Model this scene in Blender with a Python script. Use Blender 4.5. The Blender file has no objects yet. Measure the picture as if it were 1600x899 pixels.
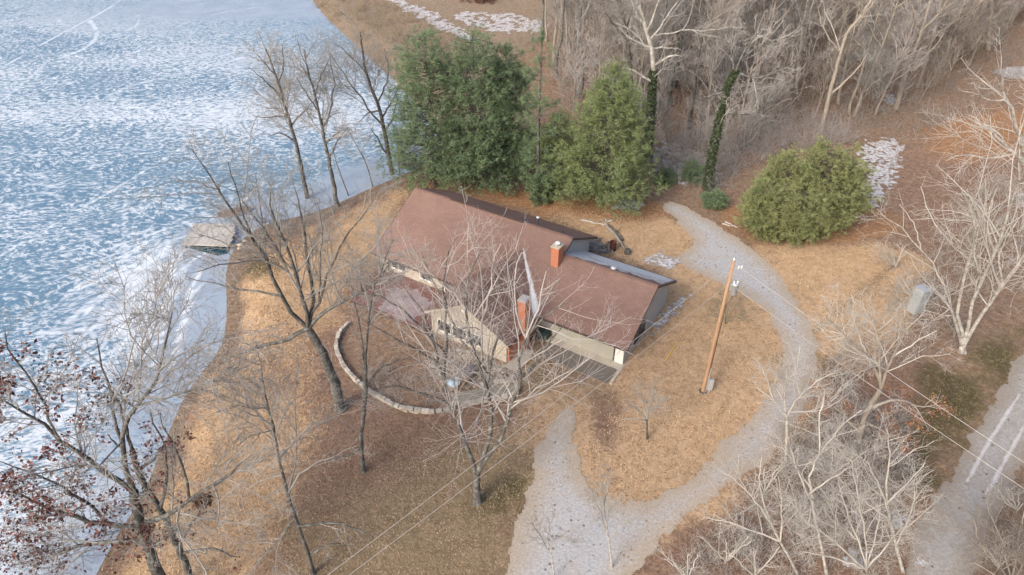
import bpy, bmesh, math
import numpy as np
from mathutils import Vector, Matrix

# ------------------------------------------------------------------ camera, world, sun, exposure
SC = bpy.context.scene
COL = SC.collection
CAM_H = 36.0
PITCH = math.radians(37.0)
FPX = 1067.0                      # focal length in photo pixels (1600 wide)
cam_d = bpy.data.cameras.new('camera')
cam_d.sensor_width = 36.0
cam_d.lens = 36.0 * FPX / 1600.0
cam_d.clip_start = 0.5
cam_d.clip_end = 6000
cam = bpy.data.objects.new('camera', cam_d)
cam.location = (0, 0, CAM_H)
cam.rotation_euler = (math.radians(90) - PITCH, 0, 0)
COL.objects.link(cam)
SC.camera = cam

SUN_EL = math.radians(34)
SUN_AZ = math.radians(222)        # compass bearing the light comes from (0 = +Y, clockwise)
world = bpy.data.worlds.new('World')
SC.world = world
world.use_nodes = True
wn = world.node_tree
bg = wn.nodes['Background']
sky = wn.nodes.new('ShaderNodeTexSky')
sky.sky_type = 'NISHITA'
sky.sun_disc = False
sky.sun_elevation = SUN_EL
sky.sun_rotation = SUN_AZ
sky.air_density = 1.0
sky.dust_density = 6.0
sky.ozone_density = 1.0
wn.links.new(sky.outputs[0], bg.inputs[0])
bg.inputs[1].default_value = 0.15

sun_d = bpy.data.lights.new('sun', 'SUN')
sun_d.energy = 1.15
sun_d.angle = math.radians(14)
sun_d.color = (1.0, 0.975, 0.94)
sun = bpy.data.objects.new('sun', sun_d)
sdir = Vector((math.sin(SUN_AZ) * math.cos(SUN_EL), math.cos(SUN_AZ) * math.cos(SUN_EL), math.sin(SUN_EL)))
sun.rotation_euler = sdir.to_track_quat('Z', 'Y').to_euler()
COL.objects.link(sun)

SC.view_settings.view_transform = 'Standard'
SC.view_settings.look = 'None'
SC.view_settings.gamma = 1.0
SC.view_settings.exposure = 0.72
SC.view_settings.use_curve_mapping = False

# ------------------------------------------------------------------ pixel <-> world helpers
CP, SP = math.cos(PITCH), math.sin(PITCH)

def ray(u, v):
    a = (u - 800.0) / FPX
    b = (449.5 - v) / FPX
    return (a, CP + b * SP, -SP + b * CP)

def gp(u, v, z=0.0):
    d = ray(u, v)
    t = (z - CAM_H) / d[2]
    return np.array((d[0] * t, d[1] * t, z))

def at(u, v, Y):                       # point of the pixel's line of sight at ground distance Y
    d = ray(u, v)
    t = Y / d[1]
    return np.array((d[0] * t, Y, CAM_H + d[2] * t))

# ------------------------------------------------------------------ numpy noise
def _hash(ix, iy, s):
    h = (ix.astype(np.int64) * 374761393 + iy.astype(np.int64) * 668265263 + s * 974634551) & 0x7fffffff
    h = ((h ^ (h >> 13)) * 1274126177) & 0x7fffffff
    h = (h ^ (h >> 16)) & 0x7fffffff
    return h / float(0x7fffffff)

def vnoise(x, y, s=0):
    x = np.asarray(x, float); y = np.asarray(y, float)
    ix = np.floor(x); iy = np.floor(y)
    fx = x - ix; fy = y - iy
    fx = fx * fx * (3 - 2 * fx); fy = fy * fy * (3 - 2 * fy)
    a = _hash(ix, iy, s); b = _hash(ix + 1, iy, s); c = _hash(ix, iy + 1, s); d = _hash(ix + 1, iy + 1, s)
    return (a * (1 - fx) + b * fx) * (1 - fy) + (c * (1 - fx) + d * fx) * fy

def fbm(x, y, s=0, o=4):
    r = 0; a = 0.5; t = 0
    x = np.asarray(x, float); y = np.asarray(y, float)
    for k in range(o):
        r = r + a * vnoise(x * 2 ** k, y * 2 ** k, s + k * 17); t += a; a *= 0.5
    return r / t                       # 0..1

def sstep(a, b, x):
    t = np.clip((x - a) / (b - a), 0, 1)
    return t * t * (3 - 2 * t)

def seg_dist(px, py, poly, closed=True):
    P = np.asarray(poly, float)[:, :2]
    Q = np.roll(P, -1, 0) if closed else P[1:]
    A = P if closed else P[:-1]
    best = np.full(px.shape, 1e9)
    for a, b in zip(A, Q):
        d = b - a; l2 = d @ d + 1e-9
        t = np.clip(((px - a[0]) * d[0] + (py - a[1]) * d[1]) / l2, 0, 1)
        best = np.minimum(best, (px - a[0] - t * d[0]) ** 2 + (py - a[1] - t * d[1]) ** 2)
    return np.sqrt(best)

def inside(px, py, poly):
    P = np.asarray(poly, float)[:, :2]
    r = np.zeros(px.shape, bool)
    j = len(P) - 1
    for i in range(len(P)):
        xi, yi = P[i]; xj, yj = P[j]
        if yi != yj:
            c = ((yi > py) != (yj > py)) & (px < (xj - xi) * (py - yi) / (yj - yi) + xi)
            r ^= c
        j = i
    return r

def sdist(px, py, poly):               # positive inside
    d = seg_dist(px, py, poly)
    return np.where(inside(px, py, poly), d, -d)

def smooth_poly(P, n=3, closed=True):
    P = np.asarray(P, float)
    for _ in range(n):
        if closed:
            Q = np.roll(P, -1, 0)
            P = np.stack([P * .75 + Q * .25, P * .25 + Q * .75], 1).reshape(-1, P.shape[1])
        else:
            Q = P[1:]; A = P[:-1]
            M = np.stack([A * .75 + Q * .25, A * .25 + Q * .75], 1).reshape(-1, P.shape[1])
            P = np.vstack([P[:1], M, P[-1:]])
    return P

# ------------------------------------------------------------------ terrain
LAKE_Z = -1.0
shore_px = [(476, -20), (500, 20), (545, 62), (585, 98), (622, 132), (672, 190), (690, 225), (668, 258), (632, 272), (600, 285),
            (560, 302), (520, 322), (470, 338), (425, 346), (392, 362), (366, 384), (350, 425), (353, 470), (352, 510), (343, 545), (320, 575),
            (292, 610), (272, 650), (256, 690), (236, 740), (214, 785), (190, 825), (162, 872), (140, 915), (110, 980)]
shore = np.array([gp(u, v, LAKE_Z)[:2] for u, v in shore_px])
shore = smooth_poly(shore, 2, closed=False)
lake_poly = np.vstack([[(-62, 250), (-50, 190)], shore, [(-26, 6), (-40, -60), (-260, -60), (-320, 120), (-200, 250)]])

def hz(x, y):
    x = np.asarray(x, float); y = np.asarray(y, float)
    d = -sdist(x, y, lake_poly)        # + on land
    land = -1.0 * (1 - sstep(0.0, 4.5, d)) ** 1.0
    h = np.where(d >= 0, land + 0.07 * sstep(0, .4, d), LAKE_Z + np.maximum(0.5 * d, -1.0))
    n = (fbm(x / 9.0, y / 9.0, 3, 3) - .5) * 0.30 * sstep(1, 6, d)
    flat = sstep(2.0, 8.0, np.hypot((x + 1) / 1.6, y - 43) - 8)
    far = 2.5 * sstep(20, 110, np.hypot(np.maximum(x - 12, 0), np.maximum(y - 70, 0)))
    return h + n * (0.15 + 0.85 * flat) + far * sstep(4, 40, d)

def h1(x, y):
    return float(hz(np.array([x]), np.array([y]))[0])

def gt(u, v):                          # pixel -> terrain point
    z = 0.0
    for _ in range(8):
        p = gp(u, v, z); z = h1(p[0], p[1])
    return np.array((p[0], p[1], z))

def W(pts):
    return np.array([gp(u, v, 0)[:2] for u, v in pts])

# ------------------------------------------------------------------ object helpers
def tag(o, label=None, cat=None, group=None, kind=None):
    if label: o['label'] = label
    if cat: o['category'] = cat
    if group: o['group'] = group
    if kind: o['kind'] = kind
    return o

def empty(name, loc=(0, 0, 0), rz=0.0):
    o = bpy.data.objects.new(name, None)
    o.location = loc; o.rotation_euler = (0, 0, rz); o.empty_display_size = .2
    COL.objects.link(o)
    return o

def mesh_obj(name, verts, faces, mat, parent=None, smooth=False):
    me = bpy.data.meshes.new(name)
    me.from_pydata([tuple(v) for v in verts], [], [tuple(f) for f in faces])
    me.update()
    if mat: me.materials.append(mat)
    if smooth: me.shade_smooth()
    o = bpy.data.objects.new(name, me)
    COL.objects.link(o)
    if parent: o.parent = parent
    return o

def np_mesh(name, V, F, mat, parent=None, smooth=False, attrs=None):
    """V (n,3), F (m,k) with one k -> object, fast path"""
    V = np.asarray(V, np.float32); F = np.asarray(F, np.int32)
    me = bpy.data.meshes.new(name)
    n, m, k = len(V), len(F), F.shape[1]
    me.vertices.add(n); me.vertices.foreach_set('co', V.ravel())
    me.loops.add(m * k); me.loops.foreach_set('vertex_index', F.ravel())
    me.polygons.add(m)
    me.polygons.foreach_set('loop_start', np.arange(0, m * k, k, dtype=np.int32))
    me.polygons.foreach_set('loop_total', np.full(m, k, np.int32))
    if smooth: me.polygons.foreach_set('use_smooth', np.ones(m, bool))
    if attrs:
        for an, arr in attrs.items():
            if arr.ndim == 1:
                a = me.attributes.new(an, 'FLOAT', 'POINT'); a.data.foreach_set('value', arr.astype(np.float32))
            else:
                a = me.attributes.new(an, 'FLOAT_COLOR', 'POINT'); a.data.foreach_set('color', arr.astype(np.float32).ravel())
    me.update(); me.validate()
    if mat: me.materials.append(mat)
    o = bpy.data.objects.new(name, me)
    COL.objects.link(o)
    if parent: o.parent = parent
    return o

def box_geo(c, s, R=None):
    x, y, z = s[0] / 2, s[1] / 2, s[2] / 2
    V = np.array([(-x, -y, -z), (x, -y, -z), (x, y, -z), (-x, y, -z), (-x, -y, z), (x, -y, z), (x, y, z), (-x, y, z)])
    if R is not None: V = V @ np.asarray(R).T
    return V + np.asarray(c), np.array([(0, 3, 2, 1), (4, 5, 6, 7), (0, 1, 5, 4), (1, 2, 6, 5), (2, 3, 7, 6), (3, 0, 4, 7)])

def join_geo(parts):
    V = []; F = []; n = 0
    for v, f in parts:
        V.append(v); F.append(np.asarray(f) + n); n += len(v)
    return np.vstack(V), np.vstack(F)

def box(name, c, s, mat, parent=None, R=None, bevel=0.0):
    V, F = box_geo(c, s, R)
    o = mesh_obj(name, V, F, mat, parent)
    if bevel:
        b = o.modifiers.new('b', 'BEVEL'); b.width = bevel; b.segments = 2
    return o

def slab(name, poly, thick, mat, parent=None):
    """planar 3D polygon (counter-clockwise from above) thickened straight down"""
    n = len(poly)
    V = [tuple(p) for p in poly] + [(p[0], p[1], p[2] - thick) for p in poly]
    F = [tuple(range(n)), tuple(range(2 * n - 1, n - 1, -1))]
    for i in range(n):
        j = (i + 1) % n
        F.append((i, n + i, n + j, j))
    return mesh_obj(name, V, F, mat, parent)

def lathe(name, prof, mat, parent=None, loc=(0, 0, 0), n=20, smooth=True):
    V = []; F = []
    for r, z in prof:
        for k in range(n):
            a = 2 * math.pi * k / n
            V.append((loc[0] + r * math.cos(a), loc[1] + r * math.sin(a), loc[2] + z))
    m = len(prof)
    for i in range(m - 1):
        for k in range(n):
            F.append((i * n + k, i * n + (k + 1) % n, (i + 1) * n + (k + 1) % n, (i + 1) * n + k))
    F.append(tuple(range(n - 1, -1, -1)))
    F.append(tuple(range((m - 1) * n, m * n)))
    return mesh_obj(name, V, F, mat, parent, smooth)

def tubes_geo(branches, sides):
    """branches: list of (pts (N,3), radii (N,)) -> verts, quad faces"""
    groups = {}
    for p, r in branches:
        groups.setdefault(len(p), []).append((p, r))
    VV = []; FF = []; off = 0
    ang = np.arange(sides) * 2 * math.pi / sides
    ca, sa = np.cos(ang), np.sin(ang)
    for N, g in groups.items():
        P = np.array([b[0] for b in g], float); R = np.array([b[1] for b in g], float)
        B = len(g)
        T = np.empty_like(P)
        T[:, 1:-1] = P[:, 2:] - P[:, :-2]; T[:, 0] = P[:, 1] - P[:, 0]; T[:, -1] = P[:, -1] - P[:, -2]
        T /= np.linalg.norm(T, axis=2, keepdims=True) + 1e-9
        D = P[:, -1] - P[:, 0]
        ref = np.where(np.abs(D[:, 2:3]) > .8 * np.linalg.norm(D, axis=1, keepdims=True), [[1., .13, 0]], [[.05, .1, 1.]])
        ref = np.repeat(ref[:, None, :], N, 1)
        A = np.cross(T, ref); A /= np.linalg.norm(A, axis=2, keepdims=True) + 1e-9
        Bn = np.cross(T, A)
        ring = P[:, :, None, :] + R[:, :, None, None] * (A[:, :, None, :] * ca[None, None, :, None] + Bn[:, :, None, :] * sa[None, None, :, None])
        VV.append(ring.reshape(-1, 3))
        b = np.arange(B)[:, None, None] * (N * sides)
        i = np.arange(N - 1)[None, :, None] * sides
        k = np.arange(sides)[None, None, :]
        k2 = (k + 1) % sides
        f = np.stack([b + i + k, b + i + sides + k, b + i + sides + k2, b + i + k2], -1).reshape(-1, 4) + off
        FF.append(f[:, ::-1])
        off += B * N * sides
    return np.vstack(VV), np.vstack(FF)

def tube_obj(name, branches, sides, mat, parent=None, smooth=True):
    V, F = tubes_geo(branches, sides)
    return np_mesh(name, V, F, mat, parent, smooth)

# ------------------------------------------------------------------ materials
def new_mat(name):
    m = bpy.data.materials.new(name); m.use_nodes = True
    nt = m.node_tree
    return m, nt, nt.nodes, nt.links, nt.nodes['Principled BSDF']

def coords(nt, scale=(1, 1, 1), kind='Object', rot=(0, 0, 0)):
    tc = nt.nodes.new('ShaderNodeTexCoord'); mp = nt.nodes.new('ShaderNodeMapping')
    mp.inputs['Scale'].default_value = scale; mp.inputs['Rotation'].default_value = rot
    nt.links.new(tc.outputs[kind], mp.inputs[0])
    return mp.outputs[0]

def noise(nt, vec, scale, detail=4, rough=.55, dist=0):
    n = nt.nodes.new('ShaderNodeTexNoise'); n.inputs['Scale'].default_value = scale
    n.inputs['Detail'].default_value = detail; n.inputs['Roughness'].default_value = rough
    n.inputs['Distortion'].default_value = dist
    if vec is not None: nt.links.new(vec, n.inputs['Vector'])
    return n.outputs['Fac']

def ramp(nt, fac, stops):
    r = nt.nodes.new('ShaderNodeValToRGB')
    e = r.color_ramp.elements
    while len(e) < len(stops): e.new(.5)
    for el, (p, c) in zip(e, stops):
        el.position = p; el.color = (c, c, c, 1) if isinstance(c, (int, float)) else (c[0], c[1], c[2], 1)
    nt.links.new(fac, r.inputs[0])
    return r.outputs[0]

def mix(nt, f, a, b, mode='MIX'):
    m = nt.nodes.new('ShaderNodeMix'); m.data_type = 'RGBA'; m.blend_type = mode
    for sock, v in ((m.inputs[0], f), (m.inputs[6], a), (m.inputs[7], b)):
        if hasattr(v, 'is_output'): nt.links.new(v, sock)
        elif isinstance(v, (int, float)): sock.default_value = v
        else: sock.default_value = (v[0], v[1], v[2], 1)
    return m.outputs[2]

def math_n(nt, op, a, b=None, c=None, clamp=False):
    m = nt.nodes.new('ShaderNodeMath'); m.operation = op; m.use_clamp = clamp
    for i, v in enumerate((a, b, c)):
        if v is None: continue
        if hasattr(v, 'is_output'): nt.links.new(v, m.inputs[i])
        else: m.inputs[i].default_value = v
    return m.outputs[0]

def attr(nt, name, out='Fac'):
    a = nt.nodes.new('ShaderNodeAttribute'); a.attribute_name = name
    return a

def bump(nt, b, h, strength=.4, dist=.05):
    n = nt.nodes.new('ShaderNodeBump'); n.inputs['Strength'].default_value = strength; n.inputs['Distance'].default_value = dist
    nt.links.new(h, n.inputs['Height']); nt.links.new(n.outputs[0], b.inputs['Normal'])

def simple(name, c1, c2=None, scale=3.0, rough=.8, bmp=0.0, bscale=30.0, metal=0.0, stretch=(1, 1, 1), objvar=0.0):
    m, nt, N, L, b = new_mat(name)
    vec = coords(nt, stretch)
    c2 = c2 or tuple(x * .7 for x in c1)
    f = ramp(nt, noise(nt, vec, scale, 5, .65), [(.32, 0.0), (.68, 1.0)])
    col = mix(nt, f, c1, c2)
    if objvar:
        oi = N.new('ShaderNodeObjectInfo')
        hs = N.new('ShaderNodeHueSaturation')
        v = math_n(nt, 'MULTIPLY_ADD', oi.outputs['Random'], 2 * objvar, 1 - objvar)
        L.new(v, hs.inputs['Value']); L.new(col, hs.inputs['Color']); col = hs.outputs[0]
    L.new(col, b.inputs['Base Color'])
    b.inputs['Roughness'].default_value = rough; b.inputs['Metallic'].default_value = metal
    if bmp: bump(nt, b, noise(nt, vec, bscale, 4, .6), bmp, .03)
    return m

M = {}
M['bark_grey_old'] = simple('bark_grey', (.265, .25, .23), (.13, .12, .11), 2.5, .95, .6, 14, stretch=(3, 3, .8))
M['bark_dark'] = simple('bark_dark', (.155, .145, .135), (.07, .064, .06), 2.5, .95, .6, 14, stretch=(3, 3, .8))
M['bark_pale'] = simple('bark_pale', (.62, .56, .47), (.34, .30, .24), 1.6, .85, .3, 12, stretch=(2, 2, .8))
M['bark_tan'] = simple('bark_tan', (.36, .32, .272), (.20, .172, .142), 2.0, .9, .3, 12, stretch=(3, 3, .8), objvar=.18)
def bark(name, dark, mid, lich, amt, objvar=0.0):
    m, nt, N, L, b = new_mat(name)
    vec = coords(nt, (1, 1, .45)); v2 = coords(nt)
    col = mix(nt, ramp(nt, noise(nt, vec, 9, 5, .7), [(.34, 0.0), (.66, 1.0)]), dark, mid)
    lf = ramp(nt, noise(nt, v2, 2.6, 6, .72), [(.5 - amt * .12, 0.0), (.5 + .16 - amt * .1, 1.0)])
    col = mix(nt, lf, col, mix(nt, noise(nt, v2, 12, 3, .6), lich, tuple(x * .75 for x in lich)))
    L.new(col, b.inputs['Base Color']); b.inputs['Roughness'].default_value = .95; b.inputs['Specular IOR Level'].default_value = .15
    bump(nt, b, noise(nt, vec, 9, 5, .7), .9, .05)
    return m
M['bark_grey'] = bark('bark_grey', (.050, .047, .044), (.135, .128, .118), (.255, .268, .258), .15)
M['bark_dark'] = bark('bark_dark', (.05, .045, .042), (.125, .112, .10), (.23, .235, .215), .0)
M['bark_pale'] = bark('bark_pale', (.19, .172, .148), (.345, .322, .29), (.58, .56, .52), .7)
M['twig_grey'] = simple('twig_grey', (.335, .325, .31), (.215, .207, .195), 1.2, .9, objvar=.1)
M['twig_pale'] = simple('twig_pale', (.51, .485, .45), (.34, .32, .295), 1.2, .9)
M['twig_pink'] = simple('twig_pink', (.45, .418, .40), (.31, .285, .268), 1.2, .9)
M['twig_brown'] = simple('twig_brown', (.345, .305, .268), (.205, .178, .155), .8, .9, objvar=.2)
M['leaf_maroon'] = simple('leaf_maroon', (.105, .036, .034), (.16, .060, .045), 3, .8)
M['leaf_orange'] = simple('leaf_orange', (.32, .15, .075), (.22, .10, .055), 2, .8)
M['leaf_brown'] = simple('leaf_brown', (.30, .17, .09), (.17, .085, .05), 2, .85)
M['ivy'] = simple('ivy', (.028, .045, .018), (.05, .07, .028), 3, .6)

def foliage(name, a, b2, c):
    m, nt, N, L, b = new_mat(name)
    vec = coords(nt)
    f = ramp(nt, noise(nt, vec, .55, 3, .6), [(.36, 0.0), (.64, 1.0)])
    col = mix(nt, f, a, b2)
    f2 = ramp(nt, noise(nt, vec, 4.0, 2, .6), [(.45, 0.0), (.7, 1.0)])
    col = mix(nt, f2, col, c)
    L.new(col, b.inputs['Base Color']); b.inputs['Roughness'].default_value = .65
    tr = N.new('ShaderNodeBsdfTranslucent'); L.new(col, tr.inputs[0])
    ms = N.new('ShaderNodeMixShader'); ms.inputs[0].default_value = .25
    out = N['Material Output']
    L.new(b.outputs[0], ms.inputs[1]); L.new(tr.outputs[0], ms.inputs[2]); L.new(ms.outputs[0], out.inputs[0])
    return m
M['pine'] = foliage('pine', (.125, .195, .115), (.170, .240, .120), (.225, .290, .160))
M['spruce'] = foliage('spruce', (.165, .225, .095), (.22, .275, .115), (.29, .335, .16))
M['cedar'] = foliage('cedar', (.195, .240, .100), (.26, .29, .125), (.34, .355, .175))

# ------------------------------------------------------------------ ground
tan_polys = [smooth_poly(W(p), 2) for p in [
    [(648, 285), (560, 325), (480, 365), (420, 395), (372, 430), (362, 500), (345, 560), (300, 630), (262, 720), (225, 800), (170, 899), (150, 960), (380, 960), (420, 870), (455, 790),
     (490, 690), (505, 600), (495, 530), (540, 455), (590, 395), (625, 345)],
    [(975, 606), (1000, 560), (1040, 490), (1060, 440), (1110, 440), (1165, 458), (1215, 492), (1236, 530), (1230, 590), (1195, 650), (1130, 710), (1060, 780), (1000, 800), (930, 790), (890, 745), (885, 690), (885, 650), (940, 640)],
    [(1190, 395), (1280, 400), (1370, 385), (1420, 400), (1430, 450), (1370, 520), (1310, 560), (1270, 530), (1245, 470)],
    [(850, 325), (950, 338), (1030, 340), (1085, 355), (1085, 395), (1065, 430), (1000, 410), (930, 390)],
]]
mud_polys = [smooth_poly(W(p), 2) for p in [
    [(600, 700), (700, 690), (800, 680), (830, 720), (820, 800), (780, 899), (770, 960), (420, 960), (480, 830), (540, 740)],
    [(835, 560), (960, 610), (960, 640), (900, 650), (850, 660), (820, 690), (800, 640), (810, 590)],
    [(1230, 560), (1300, 540), (1330, 600), (1290, 690), (1200, 740), (1180, 690)]]]
red_polys = [smooth_poly(W(p), 2) for p in [
    [(430, 520), (520, 470), (560, 500), (520, 560), (600, 640), (560, 680), (520, 640), (440, 600)],
    [(915, 610), (965, 610), (970, 690), (950, 720), (925, 690)],
    [(520, 650), (600, 640), (830, 620), (820, 680), (700, 700), (560, 760), (500, 860), (470, 820)],
    [(1000, 899), (1060, 840), (1150, 790), (1220, 700), (1290, 590), (1400, 540), (1440, 640), (1420, 760), (1400, 960), (1000, 960)],
    [(340, 560), (470, 560), (500, 640), (400, 620)],
    [(1290, 250), (1400, 230), (1600, 150), (1700, 200), (1600, 420), (1440, 420), (1400, 330)]]]
needle_polys = [smooth_poly(W(p), 2) for p in [
    [(640, 275), (720, 280), (820, 300), (900, 300), (1010, 310), (1060, 325), (1000, 345), (900, 345), (800, 320), (700, 300)],
    [(1120, 345), (1200, 385), (1300, 392), (1400, 370), (1380, 330), (1200, 300)],
    [(1430, 215), (1600, 170), (1640, 230), (1500, 270)]]]
green_polys = [smooth_poly(W(p), 2) for p in [
    [(1440, 600), (1520, 570), (1600, 480), (1640, 520), (1560, 600), (1510, 680), (1450, 760), (1400, 760), (1400, 680)],
    [(750, 760), (830, 740), (830, 800), (760, 820)], [(390, 390), (420, 400), (410, 440), (380, 430)]]]
shadow_line = W([(1215, 565), (1260, 530), (1320, 480), (1360, 448), (1400, 412)])  # path of the long cast shadow painted across drive and lawn

gx = np.concatenate([-np.geomspace(1500, 125, 14), np.arange(-120, -46, 1.5), np.arange(-46, 52, .5), np.arange(52, 122, 1.1), np.geomspace(125, 1500, 14)])
gy = np.concatenate([-np.geomspace(1200, 12, 14), np.arange(-8, 10, 1.5), np.arange(10, 78, .5), np.arange(78, 175, .9), np.geomspace(178, 2500, 16)])
X, Y = np.meshgrid(gx, gy)
xf, yf = X.ravel(), Y.ravel()
Z = hz(xf, yf)
def zone(polys, soft, amp, s, fr=.35, grow=None):
    w = np.zeros(xf.shape)
    n = (fbm(xf * fr, yf * fr, s, 4) - .5) * amp
    for i, p in enumerate(polys):
        w = np.maximum(w, sstep(-soft, soft, sdist(xf, yf, p) + n + (grow[i] if grow else 0)))
    return w
z_tan = zone(tan_polys, 2.2, 5.0, 11, grow=(0, 2.4, 1.0, .5)); z_mud = zone(mud_polys, 4.0, 7.0, 23, .25)
z_red = zone(red_polys, 3.5, 7.0, 31, .25); z_need = zone(needle_polys, 2.6, 5.0, 41); z_green = zone(green_polys, 2.4, 5.0, 51)
z_tan = z_tan * (1 - .85 * zone([red_polys[1]], 1.0, 2.5, 33))
d_land = -sdist(xf, yf, lake_poly)
z_bank = (1 - sstep(.5, 2.2, d_land + (fbm(xf * .5, yf * .5, 61, 3) - .5) * 1.5)) * sstep(-3, -1, d_land + 2)
z_shadow = np.exp(-(seg_dist(xf, yf, shadow_line, False) / .42) ** 2)
far_bank = sstep(0, 6, -(xf + 2 + (yf - 90) * -.35)) * sstep(78, 90, yf)
zoneA = np.stack([z_tan, z_mud, z_red, z_need], 1)
zoneB = np.stack([z_green, z_bank, z_shadow, far_bank], 1)

def ground_mat():
    m, nt, N, L, b = new_mat('ground')
    vec = coords(nt)
    def chan(a):
        sp = N.new('ShaderNodeSeparateColor'); L.new(a.outputs['Color'], sp.inputs[0])
        return sp.outputs[0], sp.outputs[1], sp.outputs[2], a.outputs['Alpha']
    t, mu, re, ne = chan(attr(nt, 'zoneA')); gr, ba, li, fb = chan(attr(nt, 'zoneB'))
    nf = noise(nt, vec, 5.0, 6, .75)              # fine
    nm = noise(nt, vec, .9, 5, .65)               # mid
    nl = noise(nt, vec, .16, 4, .6)
    fine = ramp(nt, nf, [(.38, 0.0), (.62, 1.0)])
    mid = ramp(nt, nm, [(.35, 0.0), (.65, 1.0)])
    vo = N.new('ShaderNodeTexVoronoi'); vo.inputs['Scale'].default_value = 7.0; L.new(vec, vo.inputs['Vector'])
    vsp = N.new('ShaderNodeSeparateColor'); L.new(vo.outputs['Color'], vsp.inputs[0])
    leafy = vsp.outputs[0]
    def edge(z, amt=1.1):                          # ragged blending of a zone
        s = math_n(nt, 'ADD', z, math_n(nt, 'MULTIPLY', math_n(nt, 'SUBTRACT', nf, .5), amt))
        return ramp(nt, s, [(.25, 0.0), (.75, 1.0)])
    base = mix(nt, fine, (.165, .115, .088), (.295, .215, .160))
    base = mix(nt, mid, base, mix(nt, leafy, (.155, .098, .07), (.36, .24, .16)))
    mud = mix(nt, fine, (.165, .120, .075), (.30, .220, .140))
    base = mix(nt, edge(mu), base, mix(nt, math_n(nt, 'MULTIPLY', mid, .6), mud, (.21, .175, .10)))
    red = mix(nt, leafy, (.155, .092, .070), (.34, .215, .155))
    base = mix(nt, math_n(nt, 'MULTIPLY', edge(re), .8), base, mix(nt, math_n(nt, 'MULTIPLY', fine, .5), red, (.22, .165, .12)))
    tan = mix(nt, fine, (.42, .285, .172), (.56, .405, .265))
    tan = mix(nt, math_n(nt, 'MULTIPLY', mid, .55), tan, (.41, .275, .165))
    tan = mix(nt, ramp(nt, nl, [(.52, 0.0), (.68, .5)]), tan, (.33, .24, .145))
    base = mix(nt, edge(t), base, tan)
    need = mix(nt, fine, (.25, .13, .066), (.40, .225, .12))
    base = mix(nt, math_n(nt, 'MULTIPLY', edge(ne), .85), base, need)
    grn = mix(nt, fine, (.045, .042, .020), (.12, .10, .048))
    base = mix(nt, math_n(nt, 'MULTIPLY', edge(gr), .9), base, grn)
    base = mix(nt, math_n(nt, 'MULTIPLY', edge(ba), .9), base, mix(nt, fine, (.12, .085, .062), (.26, .19, .14)))
    farc = mix(nt, mid, mix(nt, fine, (.17, .135, .105), (.33, .27, .205)), (.25, .185, .135))
    base = mix(nt, edge(fb), base, farc)
    base = mix(nt, math_n(nt, 'MULTIPLY', li, .5), base, (.12, .085, .05))  # shadow band painted in as darker ground colour
    nv = noise(nt, vec, 2.1, 6, .78)
    base = mix(nt, ramp(nt, nv, [(.36, .42), (.52, 0.0)]), base, (.10, .07, .048))
    base = mix(nt, ramp(nt, nv, [(.52, 0.0), (.72, .35)]), base, (.52, .42, .31))
    L.new(base, b.inputs['Base Color']); b.inputs['Roughness'].default_value = .95
    b.inputs['Specular IOR Level'].default_value = .1
    bump(nt, b, math_n(nt, 'ADD', nf, math_n(nt, 'MULTIPLY', leafy, .3)), .8, .10)
    return m
M['ground'] = ground_mat()
nx, ny = len(gx), len(gy)
I = np.arange(nx * ny).reshape(ny, nx)
F = np.stack([I[:-1, :-1], I[:-1, 1:], I[1:, 1:], I[1:, :-1]], -1).reshape(-1, 4)
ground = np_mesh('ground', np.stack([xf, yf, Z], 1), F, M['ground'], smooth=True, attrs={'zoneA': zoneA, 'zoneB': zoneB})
ground['kind'] = 'structure'

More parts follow.
